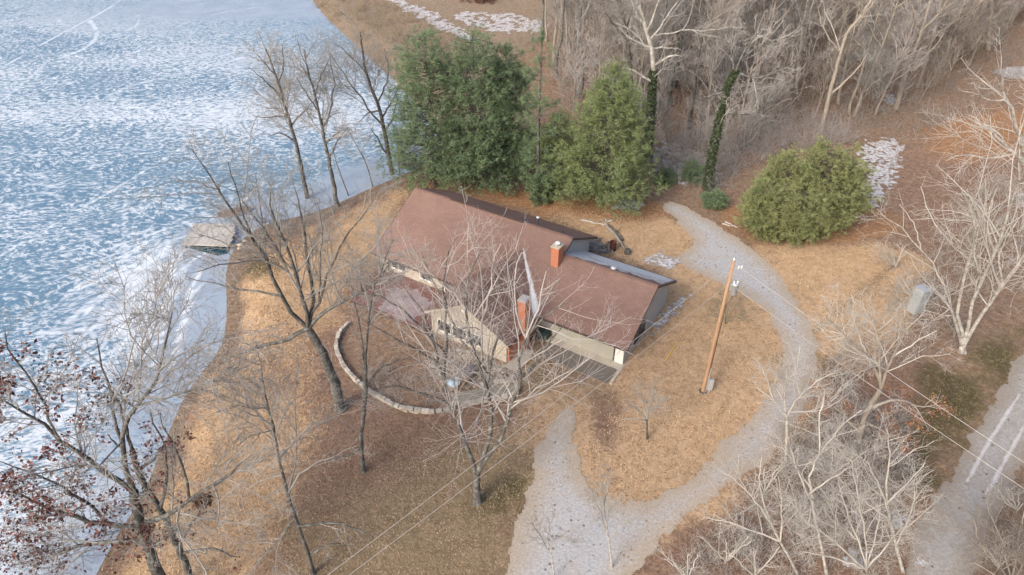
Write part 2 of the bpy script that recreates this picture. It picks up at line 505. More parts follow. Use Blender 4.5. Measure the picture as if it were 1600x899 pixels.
# ------------------------------------------------------------------ frozen lake
def lake():
    lx = np.concatenate([np.geomspace(-320, -150, 8), np.arange(-148, -95, 1.0), np.arange(-95, 14, .38)])
    ly = np.concatenate([np.arange(-60, 14, 4.0), np.arange(14, 80, .38), np.arange(80, 150, .7), np.arange(151, 250, 6.0)])
    LX, LY = np.meshgrid(lx, ly); x, y = LX.ravel(), LY.ravel()
    d = sdist(x, y, lake_poly)
    keep_v = d > -4
    # snow amount painted by wind and traffic: long wind streaks, blank strip by the bank, skate and sled tracks
    wob = (fbm(x / 14, y / 14, 71, 3) - .5) * 6
    big = fbm(x / 26 + wob * .03, y / 11, 73, 4)
    s = .215 + .42 * (big - .5)
    nearw = 1 - sstep(2.0, 10.0, d + (fbm(x / 5, y / 5, 75, 3) - .5) * 5)
    near_zone = nearw * (1 - sstep(60, 75, y)) * sstep(-60, -40, x)
    s = s + .07 * sstep(70, 130, y)
    blank = np.maximum(nearw * (1 - sstep(75, 95, y)) * (.62 + .3 * sstep(30, 42, y)), sstep(85, 150, y + (big - .5) * 50 + .35 * (x + 50)) * .72)
    # swept area in front of the dock
    cs_ = gp(200, 470, LAKE_Z)
    blank = np.maximum(blank, .52 * np.exp(-(((x - cs_[0]) / 10) ** 2 + ((y - cs_[1]) / 9) ** 2)))
    c = gp(250, 480, LAKE_Z)
    sw = np.exp(-(((x - c[0]) / 9) ** 2 + ((y - c[1]) / 8) ** 2))
    s = s + .20 * sw
    low = 1 - sstep(30, 44, y + (fbm(x / 6, y / 6, 79, 3) - .5) * 8)
    s = s + .12 * low
    tr = np.zeros_like(x)
    def line(px, w, a, breaks=.3, seed=0):
        nonlocal tr
        P = smooth_poly(np.array([gp(u, v, LAKE_Z)[:2] for u, v in px]), 3, closed=False)
        dd = seg_dist(x, y, P, False) + (fbm(x * 1.5, y * 1.5, 90 + seed, 2) - .5) * w * .8
        br = sstep(breaks - .15, breaks + .2, fbm(x / 2.2, y / 2.2, 120 + seed, 3))
        tr = np.maximum(tr, a * np.exp(-(dd / w) ** 2) * br)
    line([(-20, 412), (60, 365), (130, 325), (200, 283), (270, 240), (330, 200), (400, 150)], .15, .9, .34, 1)
    line([(0, 108), (50, 78), (100, 50), (150, 25), (190, 0)], .2, .8, .36, 2)
    line([(90, 92), (130, 78), (150, 62), (152, 48), (140, 32)], .32, .8, .36, 3)
    line([(0, 45), (30, 50), (52, 62)], .26, .6, .34, 4)
    line([(0, 172), (40, 182), (75, 198)], .26, .6, .34, 5)
    line([(0, 275), (60, 272), (120, 262), (200, 250)], .24, .5, .45, 6)
    line([(20, 240), (18, 232), (10, 228), (0, 230)], .22, .6, .3, 7)
    line([(0, 310), (45, 303), (85, 300), (110, 325), (150, 312)], .22, .5, .42, 8)
    line([(112, 342), (140, 368), (180, 386), (240, 386), (300, 365)], .2, .55, .4, 9)
    line([(195, 318), (194, 350), (192, 420)], .16, .6, .3, 10)
    line([(238, 350), (240, 380), (236, 398)], .14, .6, .3, 11)
    line([(60, 520), (130, 518), (180, 500), (225, 488)], .22, .8, .2, 12)
    line([(190, 500), (150, 492), (215, 478)], .16, .6, .3, 13)
    line([(0, 160), (50, 120), (90, 80), (160, 60)], .3, .5, .4, 14)
    line([(280, 40), (340, 20), (400, 12)], .4, .35, .4, 15)
    line([(170, 150), (200, 135), (260, 120), (330, 105), (380, 90)], .4, .5, .4, 16)
    r = np.random.default_rng(5)
    for k in range(95):                       # skate scratches fanning out from the dock
        u0 = 275 + r.normal(0, 28); v0 = 395 + r.normal(0, 18)
        a = math.radians(r.uniform(100, 160)); ln = r.uniform(60, 210)
        u1 = u0 + math.cos(a) * ln; v1 = v0 + math.sin(a) * ln * .9
        q = r.uniform(0, .5)
        line([(u0 + (u1 - u0) * q, v0 + (v1 - v0) * q), ((u0 + u1) / 2 + r.normal(0, 4), (v0 + v1) / 2), (u1, v1)], .13, r.uniform(.45, 1.0), .15, 20 + k % 40)
    for k in range(60):                       # short footprints and skids further out
        u0 = r.uniform(-10, 470); v0 = r.uniform(20, 420)
        a = r.uniform(0, math.pi); ln = r.uniform(10, 40)
        line([(u0, v0), (u0 + math.cos(a) * ln + r.normal(0, 6), v0 + math.sin(a) * ln * .4), (u0 + math.cos(a + .5) * ln * 1.6, v0 + math.sin(a + .5) * ln * .7)], .22, r.uniform(.4, .8), .25, 80 + k)
    A = np.stack([np.clip(s, 0, 1), np.clip(blank, 0, 1), tr, np.clip(sw, 0, 1)], 1)
    II = np.arange(len(x)).reshape(len(ly), len(lx))
    Fq = np.stack([II[:-1, :-1], II[:-1, 1:], II[1:, 1:], II[1:, :-1]], -1).reshape(-1, 4)
    Fq = Fq[keep_v[Fq].any(1)]
    used = np.unique(Fq); remap = np.full(len(x), -1); remap[used] = np.arange(len(used))
    V = np.stack([x[used], y[used], np.full(len(used), LAKE_Z)], 1)
    m, nt, N, L, b = new_mat('ice')
    vec = coords(nt)
    sp = N.new('ShaderNodeSeparateColor'); a = attr(nt, 'ice'); L.new(a.outputs['Color'], sp.inputs[0])
    sn, bl, tr_, sw_ = sp.outputs[0], sp.outputs[1], sp.outputs[2], a.outputs['Alpha']
    dist = N.new('ShaderNodeVectorMath'); dist.operation = 'ADD'
    wn_ = N.new('ShaderNodeTexNoise'); wn_.inputs['Scale'].default_value = .12; L.new(vec, wn_.inputs['Vector'])
    wsc = N.new('ShaderNodeVectorMath'); wsc.operation = 'SCALE'; wsc.inputs['Scale'].default_value = 5.0; L.new(wn_.outputs['Color'], wsc.inputs[0])
    L.new(vec, dist.inputs[0]); L.new(wsc.outputs[0], dist.inputs[1])
    mp = N.new('ShaderNodeMapping'); mp.inputs['Rotation'].default_value = (0, 0, math.radians(-32)); mp.inputs['Scale'].default_value = (.95, 1.7, 1)
    L.new(dist.outputs[0], mp.inputs[0])
    n1 = noise(nt, mp.outputs[0], 1.55, 6, .66)
    mp2 = N.new('ShaderNodeMapping'); mp2.inputs['Rotation'].default_value = (0, 0, math.radians(-20)); mp2.inputs['Scale'].default_value = (.8, 1.6, 1)
    L.new(dist.outputs[0], mp2.inputs[0])
    n2 = noise(nt, mp2.outputs[0], 3.8, 4, .66)
    pat = math_n(nt, 'ADD', math_n(nt, 'MULTIPLY', n1, .72), math_n(nt, 'MULTIPLY', n2, .38))
    lev = math_n(nt, 'MULTIPLY_ADD', math_n(nt, 'SUBTRACT', sn, .30), .42, pat)
    snow = ramp(nt, lev, [(.478, 0.0), (.53, .45), (.595, 1.0)])
    ice = mix(nt, noise(nt, vec, .10, 3, .6), (.052, .122, .205), (.085, .170, .245))
    ice = mix(nt, math_n(nt, 'MULTIPLY', noise(nt, vec, 2.2, 3, .6), .55), ice, (.20, .33, .45))
    white = (.55, .605, .675)
    flat_ = mix(nt, ramp(nt, noise(nt, vec, .28, 4, .6), [(.35, 0.0), (.7, 1.0)]), (.255, .315, .405), (.315, .38, .47))
    col = mix(nt, snow, ice, white)
    soft = ramp(nt, math_n(nt, 'ADD', bl, math_n(nt, 'MULTIPLY', math_n(nt, 'SUBTRACT', n1, .5), .9)), [(.30, 0.0), (.75, .96)])
    col = mix(nt, soft, col, flat_)
    trk = ramp(nt, math_n(nt, 'MULTIPLY', tr_, math_n(nt, 'ADD', n2, .55)), [(.12, 0.0), (.75, .95)])
    col = mix(nt, trk, col, (.60, .66, .74))
    L.new(col, b.inputs['Base Color'])
    L.new(ramp(nt, snow, [(0, .28), (1, .8)]), b.inputs['Roughness'])
    b.inputs['Specular IOR Level'].default_value = .35
    bump(nt, b, snow, .15, .03)
    o = np_mesh('frozen_lake', V, remap[Fq], m, smooth=True, attrs={'ice': A[used]})
    o['kind'] = 'structure'
lake()
mw = slab('dark_blue_sheet', [tuple(gp(u, v, LAKE_Z + .012)) for u, v in [(300, 384), (296, 388), (322, 395), (340, 400), (356, 396), (362, 386), (350, 380)]], .01,
          simple('dark_blue_sheet', (.012, .05, .075), (.02, .07, .10), 1, .12))  # thin dark blue smooth sheet on the ice along the dock front
mw['kind'] = 'structure'
#NEXT
# ------------------------------------------------------------------ gravel drive, road, snow patches
def patch(name, poly, cell, amp, fr, zoff, mat, seed, extra=None, world=False, kind='structure', soft=.8):
    P = np.asarray(poly) if world else smooth_poly(W(poly), 2)
    x0, y0 = P.min(0) - 1.5; x1, y1 = P.max(0) + 1.5
    xs = np.arange(x0, x1, cell); ys = np.arange(y0, y1, cell)
    A, B = np.meshgrid(xs, ys); a, b = A.ravel(), B.ravel()
    jx = (fbm(a * 3, b * 3, seed + 5, 2) - .5) * cell * .9; jy = (fbm(a * 3, b * 3, seed + 9, 2) - .5) * cell * .9
    d = sdist(a, b, P)
    if extra is not None: d = extra(a, b, d)
    n = (fbm(a * fr, b * fr, seed, 6) - .5) * 2 * amp + (fbm(a * 2.6, b * 2.6, seed + 3, 3) - .5) * amp * .9
    keep = (d + n) > 0
    I = np.arange(len(a)).reshape(len(ys), len(xs))
    Fq = np.stack([I[:-1, :-1], I[:-1, 1:], I[1:, 1:], I[1:, :-1]], -1).reshape(-1, 4)
    Fq = Fq[keep[Fq].sum(1) >= 3]
    used = np.unique(Fq); rm = np.full(len(a), -1); rm[used] = np.arange(len(used))
    x = (a + jx)[used]; y = (b + jy)[used]
    z = hz(x, y) + zoff
    o = np_mesh(name, np.stack([x, y, z], 1), rm[Fq], mat, smooth=True, attrs={'rim': np.clip((d + n)[used] / soft, 0, 1)})
    if kind: o['kind'] = kind
    return o

def gravel_mat(name, c1, c2, edge_c, speck, fscale=6.0):
    m, nt, N, L, b = new_mat(name)
    vec = coords(nt)
    nf = noise(nt, vec, fscale, 5, .75); nm = noise(nt, vec, .7, 4, .6)
    col = mix(nt, ramp(nt, nf, [(.34, 0.0), (.66, 1.0)]), c1, c2)
    col = mix(nt, ramp(nt, nm, [(.52, 0.0), (.75, .45)]), col, edge_c)
    vo = N.new('ShaderNodeTexVoronoi'); vo.inputs['Scale'].default_value = 4.2; L.new(vec, vo.inputs['Vector'])
    sp = N.new('ShaderNodeSeparateColor'); L.new(vo.outputs['Color'], sp.inputs[0])
    col = mix(nt, math_n(nt, 'MULTIPLY', ramp(nt, sp.outputs[0], [(.93, 0.0), (.95, 1.0)]), ramp(nt, vo.outputs['Distance'], [(.25, 1.0), (.45, 0.0)])), col, speck)
    rim = attr(nt, 'rim').outputs['Fac']
    e = ramp(nt, math_n(nt, 'ADD', rim, math_n(nt, 'MULTIPLY', math_n(nt, 'SUBTRACT', nf, .5), 1.3)), [(.1, 1.0), (.75, 0.0)])
    col = mix(nt, math_n(nt, 'MULTIPLY', e, .75), col, edge_c)
    L.new(col, b.inputs['Base Color']); b.inputs['Roughness'].default_value = .95; b.inputs['Specular IOR Level'].default_value = .15
    bump(nt, b, nf, .6, .06)
    return m
M['gravel'] = gravel_mat('gravel', (.29, .29, .30), (.47, .47, .485), (.36, .29, .21), (.17, .135, .11))
M['road'] = gravel_mat('road', (.25, .24, .232), (.375, .365, .355), (.25, .21, .17), (.14, .11, .085))
def snow_mat(holes=False):
    m, nt, N, L, b = new_mat('snow')
    vec = coords(nt)
    n = noise(nt, vec, 3.0, 4, .6)
    rim = attr(nt, 'rim').outputs['Fac']
    col = mix(nt, n, (.45, .48, .53), (.60, .62, .65))
    e = ramp(nt, math_n(nt, 'ADD', rim, math_n(nt, 'MULTIPLY', math_n(nt, 'SUBTRACT', noise(nt, vec, 7, 4, .7), .5), 1.6)), [(.10, 1.0), (.7, 0.0)])
    col = mix(nt, math_n(nt, 'MULTIPLY', e, .6), col, (.30, .235, .19))
    if holes: col = mix(nt, ramp(nt, noise(nt, vec, 3.4, 5, .75), [(.43, .9), (.56, 0.0)]), col, mix(nt, n, (.15, .105, .08), (.27, .20, .15)))
    L.new(col, b.inputs['Base Color']); b.inputs['Roughness'].default_value = .75
    bump(nt, b, n, .4, .05)
    return m
M['snow'] = snow_mat(); M['snow_thin'] = snow_mat(True)

drive_px = [(1028, 316), (1075, 322), (1112, 343), (1160, 383), (1205, 413), (1236, 450), (1258, 495), (1274, 540), (1276, 590), (1262, 640), (1215, 700), (1170, 745), (1112, 793), (1052, 830),
            (1005, 870), (975, 905), (965, 960), (770, 960), (790, 899), (813, 830), (828, 770), (838, 705), (848, 668), (876, 640), (896, 628), (900, 680), (908, 738), (935, 772), (985, 790), (1030, 783),
            (1080, 745), (1140, 690), (1190, 640), (1220, 580), (1222, 530), (1203, 492), (1165, 462), (1115, 440), (1068, 420), (1055, 403), (1082, 388), (1078, 366), (1052, 346)]
patch('gravel_driveway', drive_px, .12, .62, .42, .035, M['gravel'], 201, soft=2.4)
road_px = [(1680, 430), (1600, 548), (1560, 610), (1528, 665), (1480, 745), (1432, 825), (1402, 885), (1385, 960), (1490, 960), (1520, 890), (1560, 810), (1610, 715), (1700, 560)]
patch('gravel_road', road_px, .14, .6, .5, .035, M['road'], 211, soft=2.0)
def rut(px, w):
    P = smooth_poly(W(px), 2, closed=False)
    return P, w
def ribbon_poly(px, w):
    P = smooth_poly(W(px), 2, closed=False)
    T = np.gradient(P, axis=0); T /= np.linalg.norm(T, axis=1, keepdims=True)
    Nn = np.stack([-T[:, 1], T[:, 0]], 1)
    return np.vstack([P + Nn * w / 2, (P - Nn * w / 2)[::-1]])
snows = []
for k, px in enumerate([[(1592, 618), (1570, 652), (1545, 690), (1510, 755)], [(1603, 660), (1580, 702), (1556, 745), (1540, 775)]]):
    o = patch('snow_rut', ribbon_poly(px, .24), .06, .09, .8, .06, M['snow'], 221 + k, world=True, kind='stuff', soft=.3)
    tag(o, ['thin snow strip in the road rut beside the mossy verge', 'thin snow strip in the road rut beside the corner thicket'][k], 'snow')
def snow_patch(px, amp, fr, seed, label, cell=.13, soft=.5):
    o = patch('snow_patch', px, cell * .85, amp, fr * 2.4, .055, M['snow_thin'], seed, kind='stuff', soft=soft, extra=lambda a, b, d: np.minimum(d, .8) - amp * .12)
    tag(o, label, 'snow')
snow_patch([(1345, 225), (1400, 215), (1415, 240), (1400, 280), (1375, 325), (1340, 330), (1335, 270)], 1.7, .9, 231, 'speckled snow patch beside the big cedar bush at the wood edge')
snow_patch([(1020, 225), (1075, 225), (1130, 260), (1120, 290), (1060, 290), (1010, 270)], 2.4, .8, 233, 'broken snow among the brush behind the ivy covered trunk')
snow_patch([(950, 318), (990, 312), (1010, 322), (985, 332), (955, 330)], 1.0, 1.0, 235, 'scattered snow under the edge of the yellow green spruce')
snow_patch([(1000, 402), (1050, 395), (1075, 410), (1050, 425), (1010, 415)], 1.2, 1.0, 237, 'thin snow between the garage roof and the drive')
snow_patch([(1075, 455), (1085, 462), (1050, 500), (1020, 528), (1008, 525), (1030, 490)], .7, 1.2, 239, 'snow lying along the bed beside the garage end wall')
snow_patch([(1545, 120), (1600, 120), (1660, 140), (1600, 140), (1550, 136)], 1.0, .7, 241, 'snow strip on the track behind the bleached sycamore')
snow_patch([(1380, 150), (1410, 160), (1400, 172), (1375, 170)], 1.0, .9, 243, 'small snow patch between pale trunks in the wood')
snow_patch([(1310, 860), (1370, 850), (1380, 899), (1310, 899)], 1.0, 1.2, 245, 'snow scraps under the tangled brush beside the road')
snow_patch([(1425, 872), (1448, 868), (1452, 890), (1430, 893)], .3, 1.6, 247, 'bright blob of snow on the road edge')
snow_patch([(1380, 790), (1420, 800), (1430, 830), (1395, 845)], 1.1, 1.2, 249, 'snow flecks under brush next to the gravel road')
snow_patch([(600, -10), (690, 30), (760, 70), (730, 70), (650, 30), (585, -10)], 1.9, .55, 251, 'snow streaks along the field track on the far bank', .22)
snow_patch([(690, 20), (850, 35), (860, 60), (740, 50)], 2.4, .5, 253, 'thin snow dusting on the far field', .25)

# ------------------------------------------------------------------ house
HA = math.radians(-31.5)
HO = gp(973, 571, 0)
M['shingle'] = None
def shingle_mat(name, c1, c2, c3):
    m, nt, N, L, b = new_mat(name)
    vec = coords(nt)
    br = N.new('ShaderNodeTexBrick'); br.inputs['Scale'].default_value = 1.0
    br.inputs['Brick Width'].default_value = .32; br.inputs['Row Height'].default_value = .145; br.inputs['Mortar Size'].default_value = .010
    br.inputs['Color1'].default_value = (*c1, 1); br.inputs['Color2'].default_value = (*c2, 1); br.inputs['Mortar'].default_value = tuple(x * .55 for x in c1) + (1,)
    L.new(vec, br.inputs['Vector'])
    col = mix(nt, ramp(nt, noise(nt, vec, 7, 4, .7), [(.35, 0.0), (.7, .8)]), br.outputs['Color'], c3)
    col = mix(nt, ramp(nt, noise(nt, vec, .35, 3, .6), [(.4, 0.0), (.75, .35)]), col, tuple(x * 1.25 for x in c2))
    L.new(col, b.inputs['Base Color']); b.inputs['Roughness'].default_value = .95; b.inputs['Specular IOR Level'].default_value = .2
    bump(nt, b, math_n(nt, 'ADD', br.outputs['Fac'], math_n(nt, 'MULTIPLY', noise(nt, vec, 14, 3), .8)), .5, .02)
    return m
M['shingle'] = shingle_mat('shingle', (.192, .122, .102), (.240, .157, .133), (.165, .106, .09))
def siding_mat(name, c, row=.14):
    m, nt, N, L, b = new_mat(name)
    vec = coords(nt)
    wv = N.new('ShaderNodeTexWave'); wv.wave_type = 'BANDS'; wv.bands_direction = 'Z'; wv.wave_profile = 'SAW'
    wv.inputs['Scale'].default_value = .314 / row; L.new(vec, wv.inputs['Vector'])
    col = mix(nt, noise(nt, vec, 1.5, 4, .6), tuple(x * .9 for x in c), c)
    col = mix(nt, ramp(nt, wv.outputs['Fac'], [(.0, .35), (.12, 0.0)]), col, tuple(x * .5 for x in c))
    L.new(col, b.inputs['Base Color']); b.inputs['Roughness'].default_value = .6
    bump(nt, b, wv.outputs['Fac'], .3, .02)
    return m
M['siding_cream'] = siding_mat('siding_cream', (.50, .45, .375))
M['siding_sage'] = siding_mat('siding_sage', (.37, .37, .315))
M['siding_grey'] = siding_mat('siding_grey', (.38, .38, .38))
M['trim_brown'] = simple('trim_brown', (.085, .055, .045), (.06, .04, .034), 4, .6)
M['white_paint'] = simple('white_paint', (.78, .78, .76), (.66, .66, .64), 4, .5)
M['glass'] = simple('glass', (.03, .035, .04), (.05, .06, .065), 1.0, .06)
M['galv'] = simple('galv', (.62, .64, .66), (.48, .50, .53), 6, .35, metal=.5)
M['concrete'] = simple('concrete', (.47, .43, .36), (.38, .345, .29), 1.2, .9, .3, 25)
M['concrete_wet'] = simple('concrete_wet', (.135, .118, .10), (.18, .158, .135), .8, .7, .3, 25)
M['dark_green'] = simple('dark_green', (.018, .034, .032), (.026, .045, .042), 3, .5)
M['wood_red'] = simple('wood_red', (.15, .072, .062), (.215, .115, .105), 1.4, .85, .3, 20, stretch=(1, 6, 1))
M['wood_grey'] = simple('wood_grey', (.50, .475, .45), (.37, .35, .33), 1.6, .9, .3, 18, stretch=(1, 6, 1), objvar=.12)
def brick_mat():
    m, nt, N, L, b = new_mat('brick')
    tc = N.new('ShaderNodeTexCoord'); sx = N.new('ShaderNodeSeparateXYZ'); L.new(tc.outputs['Object'], sx.inputs[0])
    cb = N.new('ShaderNodeCombineXYZ')
    L.new(math_n(nt, 'ADD', sx.outputs[0], sx.outputs[1]), cb.inputs[0]); L.new(sx.outputs[2], cb.inputs[1])
    br = N.new('ShaderNodeTexBrick'); br.inputs['Scale'].default_value = 1
    br.inputs['Brick Width'].default_value = .22; br.inputs['Row Height'].default_value = .075; br.inputs['Mortar Size'].default_value = .008
    br.inputs['Color1'].default_value = (.42, .125, .065, 1); br.inputs['Color2'].default_value = (.30, .085, .05, 1); br.inputs['Mortar'].default_value = (.42, .34, .28, 1)
    L.new(cb.outputs[0], br.inputs['Vector'])
    col = mix(nt, noise(nt, tc.outputs['Object'], 3, 4, .6), br.outputs['Color'], (.48, .17, .08))
    L.new(col, b.inputs['Base Color']); b.inputs['Roughness'].default_value = .9
    bump(nt, b, br.outputs['Fac'], -.4, .01)
    return m
M['brick'] = brick_mat()

H = empty('house', (HO[0], HO[1], 0), HA)
tag(H, 'single storey lake house with brown shingle roof and two brick chimneys', 'house')
K = .51; E_T = -.6; E_Z = 2.2
def pm(t): return E_Z + K * (t - E_T)                 # front roof plane, main block and garage alike
RT, RZ = 6.0, pm(6.0)
WT, WZ = 4.5, pm(4.5)
BT, BZ = 11.0, 2.95
WBT, WBZ = 9.45, 2.2
kb = (RZ - BZ) / (BT - RT); kw = (WZ - WBZ) / (WBT - WT)
LS, MS, RS = -24.0, -7.7, .4
SCs, SCz, CK = -11.2, 4.45, .57                       # cross gable ridge
CFT = -4.85                                           # front overhang line of the cross gable
roof = slab('roof', [(LS, E_T, E_Z), (RS, E_T, E_Z), (RS, WT, WZ), (MS, WT, WZ), (MS, RT, RZ), (LS, RT, RZ)], .14, M['shingle'], H)
slab('roof', [(LS, RT + .002, RZ), (MS, RT + .002, RZ), (MS, BT, BZ), (LS, BT, BZ)], .14, M['shingle'], H)
slab('roof', [(MS - .45, WT + .002, WZ), (RS, WT + .002, WZ), (RS, WBT, WBZ), (MS - .45, WBT, WBZ)], .14, M['shingle'], H)
ce = SCs + (SCz - E_Z) / CK; cw = SCs - (SCz - E_Z) / CK
tv = E_T + (SCz - E_Z) / K                            # where the cross ridge dies into the main roof
slab('roof', [(SCs + .001, CFT, SCz), (ce, CFT, E_Z), (ce, E_T - .02, E_Z), (SCs + .001, tv, SCz)], .14, M['shingle'], H)
slab('roof', [(cw, CFT, E_Z), (SCs, CFT, SCz), (SCs, tv, SCz), (cw, E_T - .02, E_Z)], .14, M['shingle'], H)
# ridge caps and vent
def strip(name, a, b, w, h, mat, parent):
    a = np.array(a, float); b = np.array(b, float); d = b - a; l = np.linalg.norm(d); x = d / l
    y = np.cross((0, 0, 1), x); y /= np.linalg.norm(y); z = np.cross(x, y)
    return box(name, (a + b) / 2, (l, w, h), mat, parent, R=np.stack([x, y, z], 1))
strip('ridge_vent', (-20.0, RT, RZ + .06), (-12.4, RT, RZ + .06), .30, .10, M['trim_brown'], roof)
strip('ridge_cap', (-24.0, RT, RZ + .015), (-20.0, RT, RZ + .015), .26, .05, M['shingle'], roof)
strip('ridge_cap', (-12.4, RT, RZ + .015), (MS, RT, RZ + .015), .26, .05, M['shingle'], roof)
strip('ridge_cap', (MS + .1, WT, WZ + .015), (RS, WT, WZ + .015), .26, .05, M['shingle'], roof)
strip('ridge_cap', (SCs, CFT, SCz + .015), (SCs, tv, SCz + .015), .26, .05, M['shingle'], roof)
# walls
def wall_poly(name, pts, d, mat):                     # wall standing in a vertical plane, d = thickness vector
    n = len(pts); d = np.array(d, float)
    V = [np.array(p, float) for p in pts]; V = V + [v + d for v in V]
    Fc = [tuple(range(n)), tuple(range(2 * n - 1, n - 1, -1))] + [(i, n + i, n + (i + 1) % n, (i + 1) % n) for i in range(n)]
    o = mesh_obj(name, V, Fc, mat, H)
    bm = bmesh.new(); bm.from_mesh(o.data); bmesh.ops.recalc_face_normals(bm, faces=bm.faces); bm.to_mesh(o.data); bm.free()
    return o
G = -.25
U = .15                                               # wall top sits this far under the roof surface
wall_poly('wall', [(-23.5, 0, G), (-14.6, 0, G), (-14.6, 0, pm(0) - U), (-23.5, 0, pm(0) - U)], (0, .15, 0), M['siding_cream'])
wall_poly('wall', [(-23.5, .151, G), (-23.5, 10.1, G), (-23.5, 10.1, BZ + kb * .5 - U), (-23.5, RT, RZ - U), (-23.5, .151, pm(.151) - U)], (.15, 0, 0), M['siding_cream'])
wall_poly('wall', [(-23.35, 10.1, G), (-8.1, 10.1, G), (-8.1, 10.1, BZ + kb * .5 - U), (-23.35, 10.1, BZ + kb * .5 - U)], (0, -.15, 0), M['siding_cream'])
wall_poly('wall', [(-8.05, WT - .6, WZ - .6), (-8.05, 10.1, 1.5), (-8.05, 10.1, BZ + kb * .5 - U), (-8.05, RT, RZ - U), (-8.05, WT - .6, pm(WT - .6) - U)], (-.15, 0, 0), M['siding_grey'])
wall_poly('wall', [(-6.15, 0, G), (0, 0, G), (0, 0, pm(0) - U), (-6.15, 0, pm(0) - U)], (0, .15, 0), M['siding_sage'])
wall_poly('wall', [(-7.49, .25, G), (-6.15, .25, G), (-6.15, .25, pm(.25) - U), (-7.49, .25, pm(.25) - U)], (0, .15, 0), M['siding_grey'])
wall_poly('wall', [(0, .151, G), (0, 8.85, G), (0, 8.85, WBZ + kw * .6 - U), (0, WT, WZ - U), (0, .151, pm(.151) - U)], (-.15, 0, 0), M['siding_grey'])
wall_poly('wall', [(-.15, 9.0, G), (-7.9, 9.0, G), (-7.9, 9.0, WBZ + kw * .45 - U), (-.15, 9.0, WBZ + kw * .45 - U)], (0, -.15, 0), M['siding_grey'])
def cz(s): return SCz - CK * abs(s - SCs)
cwall = wall_poly('wall', [(-14.65, -4.45, G), (-7.65, -4.45, G), (-7.65, -4.45, cz(-7.65) - U), (SCs, -4.45, SCz - U), (-14.65, -4.45, cz(-14.65) - U)], (0, .15, 0), M['siding_cream'])
wall_poly('wall', [(-14.65, -4.3, G), (-14.65, .1, G), (-14.65, .1, cz(-14.65) - U), (-14.65, -4.3, cz(-14.65) - U)], (.15, 0, 0), M['siding_cream'])
wall_poly('brick_wall', [(-7.65, -4.3, G), (-7.65, .25, G), (-7.65, .25, cz(-7.65) - U), (-7.65, -4.3, cz(-7.65) - U)], (.15, 0, 0), M['brick'])
# fascia boards and gutters
strip('fascia', (LS + .02, BT + .02, BZ - .08), (MS - .02, BT + .02, BZ - .08), .03, .2, M['trim_brown'], H)
strip('gutter', (ce + .3, E_T - .05, E_Z - .08), (RS - .02, E_T - .05, E_Z - .08), .10, .12, M['trim_brown'], H)
strip('gutter', (LS + .02, E_T - .05, E_Z - .08), (cw - .05, E_T - .05, E_Z - .08), .10, .12, M['trim_brown'], H)
strip('gutter', (MS - .2, WBT + .05, WBZ - .08), (RS - .02, WBT + .05, WBZ - .08), .10, .12, M['trim_brown'], H)
strip('gutter', (ce + .05, CFT + .05, E_Z - .08), (ce + .05, E_T - .2, E_Z - .08), .10, .12, M['trim_brown'], H)
for a, b_ in [((RS + .02, E_T, E_Z - .09), (RS + .02, WT, WZ - .09)), ((RS + .02, WT, WZ - .09), (RS + .02, WBT, WBZ - .09)),
              ((MS + .02, WT + .4, pm(WT + .4) - .08), (MS + .02, RT, RZ - .08)), ((MS + .02, RT, RZ - .09), (MS + .02, BT, BZ - .09)),
              ((LS - .02, E_T, E_Z - .09), (LS - .02, RT, RZ - .09)), ((LS - .02, RT, RZ - .09), (LS - .02, BT, BZ - .09)),
              ((cw, CFT - .02, E_Z - .09), (SCs, CFT - .02, SCz - .09)), ((SCs, CFT - .02, SCz - .09), (ce, CFT - .02, E_Z - .09))]:
    strip('rake_board', a, b_, .035, .18, M['trim_brown'] if abs(a[1] - CFT) > .1 else M['siding_cream'], H)
strip('downspout', (-6.18, -.08, G), (-6.18, -.08, E_Z - .1), .09, .09, M['trim_brown'], H)
strip('downspout', (.09, 8.95, G), (.09, 8.95, WBZ - .1), .09, .09, M['trim_brown'], H)
# windows: frame ring, panes
def window(c, w, h, axis, panes=1, frame=M['white_paint'], depth=.05, out=-1):
    """axis 's': lies in a wall running along s (faces -t); axis 't': runs along t (faces s*out)"""
    wn_ = empty('window', (0, 0, 0)); wn_.parent = H
    f = .07
    parts = []
    def bx(u0, u1, z0, z1, d0, d1):
        if axis == 's': return box_geo(((u0 + u1) / 2 + c[0], c[1] + out * (d0 + d1) / 2, c[2] + (z0 + z1) / 2), (u1 - u0, d1 - d0, z1 - z0))
        return box_geo((c[0] + out * (d0 + d1) / 2, (u0 + u1) / 2 + c[1], c[2] + (z0 + z1) / 2), (d1 - d0, u1 - u0, z1 - z0))
    parts += [bx(-w / 2 - f, w / 2 + f, h / 2, h / 2 + f, .002, depth), bx(-w / 2 - f, w / 2 + f, -h / 2 - f, -h / 2, .002, depth),
              bx(-w / 2 - f, -w / 2, -h / 2, h / 2, .002, depth), bx(w / 2, w / 2 + f, -h / 2, h / 2, .002, depth)]
    for k in range(1, panes):
        u = -w / 2 + w * k / panes
        parts.append(bx(u - f / 2, u + f / 2, -h / 2, h / 2, .002, depth))
    V, Fc = join_geo(parts); mesh_obj('frame', V, Fc, frame, wn_)
    for k in range(panes):
        u0 = -w / 2 + w * k / panes + (f / 2 if k else 0); u1 = -w / 2 + w * (k + 1) / panes - (f / 2 if k < panes - 1 else 0)
        V, Fc = bx(u0, u1, -h / 2, h / 2, .004, .02); mesh_obj('pane', V, Fc, M['glass'], wn_)
    V, Fc = bx(-w / 2 - .12, w / 2 + .12, -h / 2 - f - .05, -h / 2 - f, .002, depth + .05); mesh_obj('sill', V, Fc, frame, wn_)
    return wn_
window((-13.4, -4.45, 1.15), 1.15, 1.0, 's'); window((-11.95, -4.45, 1.15), 1.25, 1.0, 's'); window((-10.5, -4.45, 1.15), 1.15, 1.0, 's')
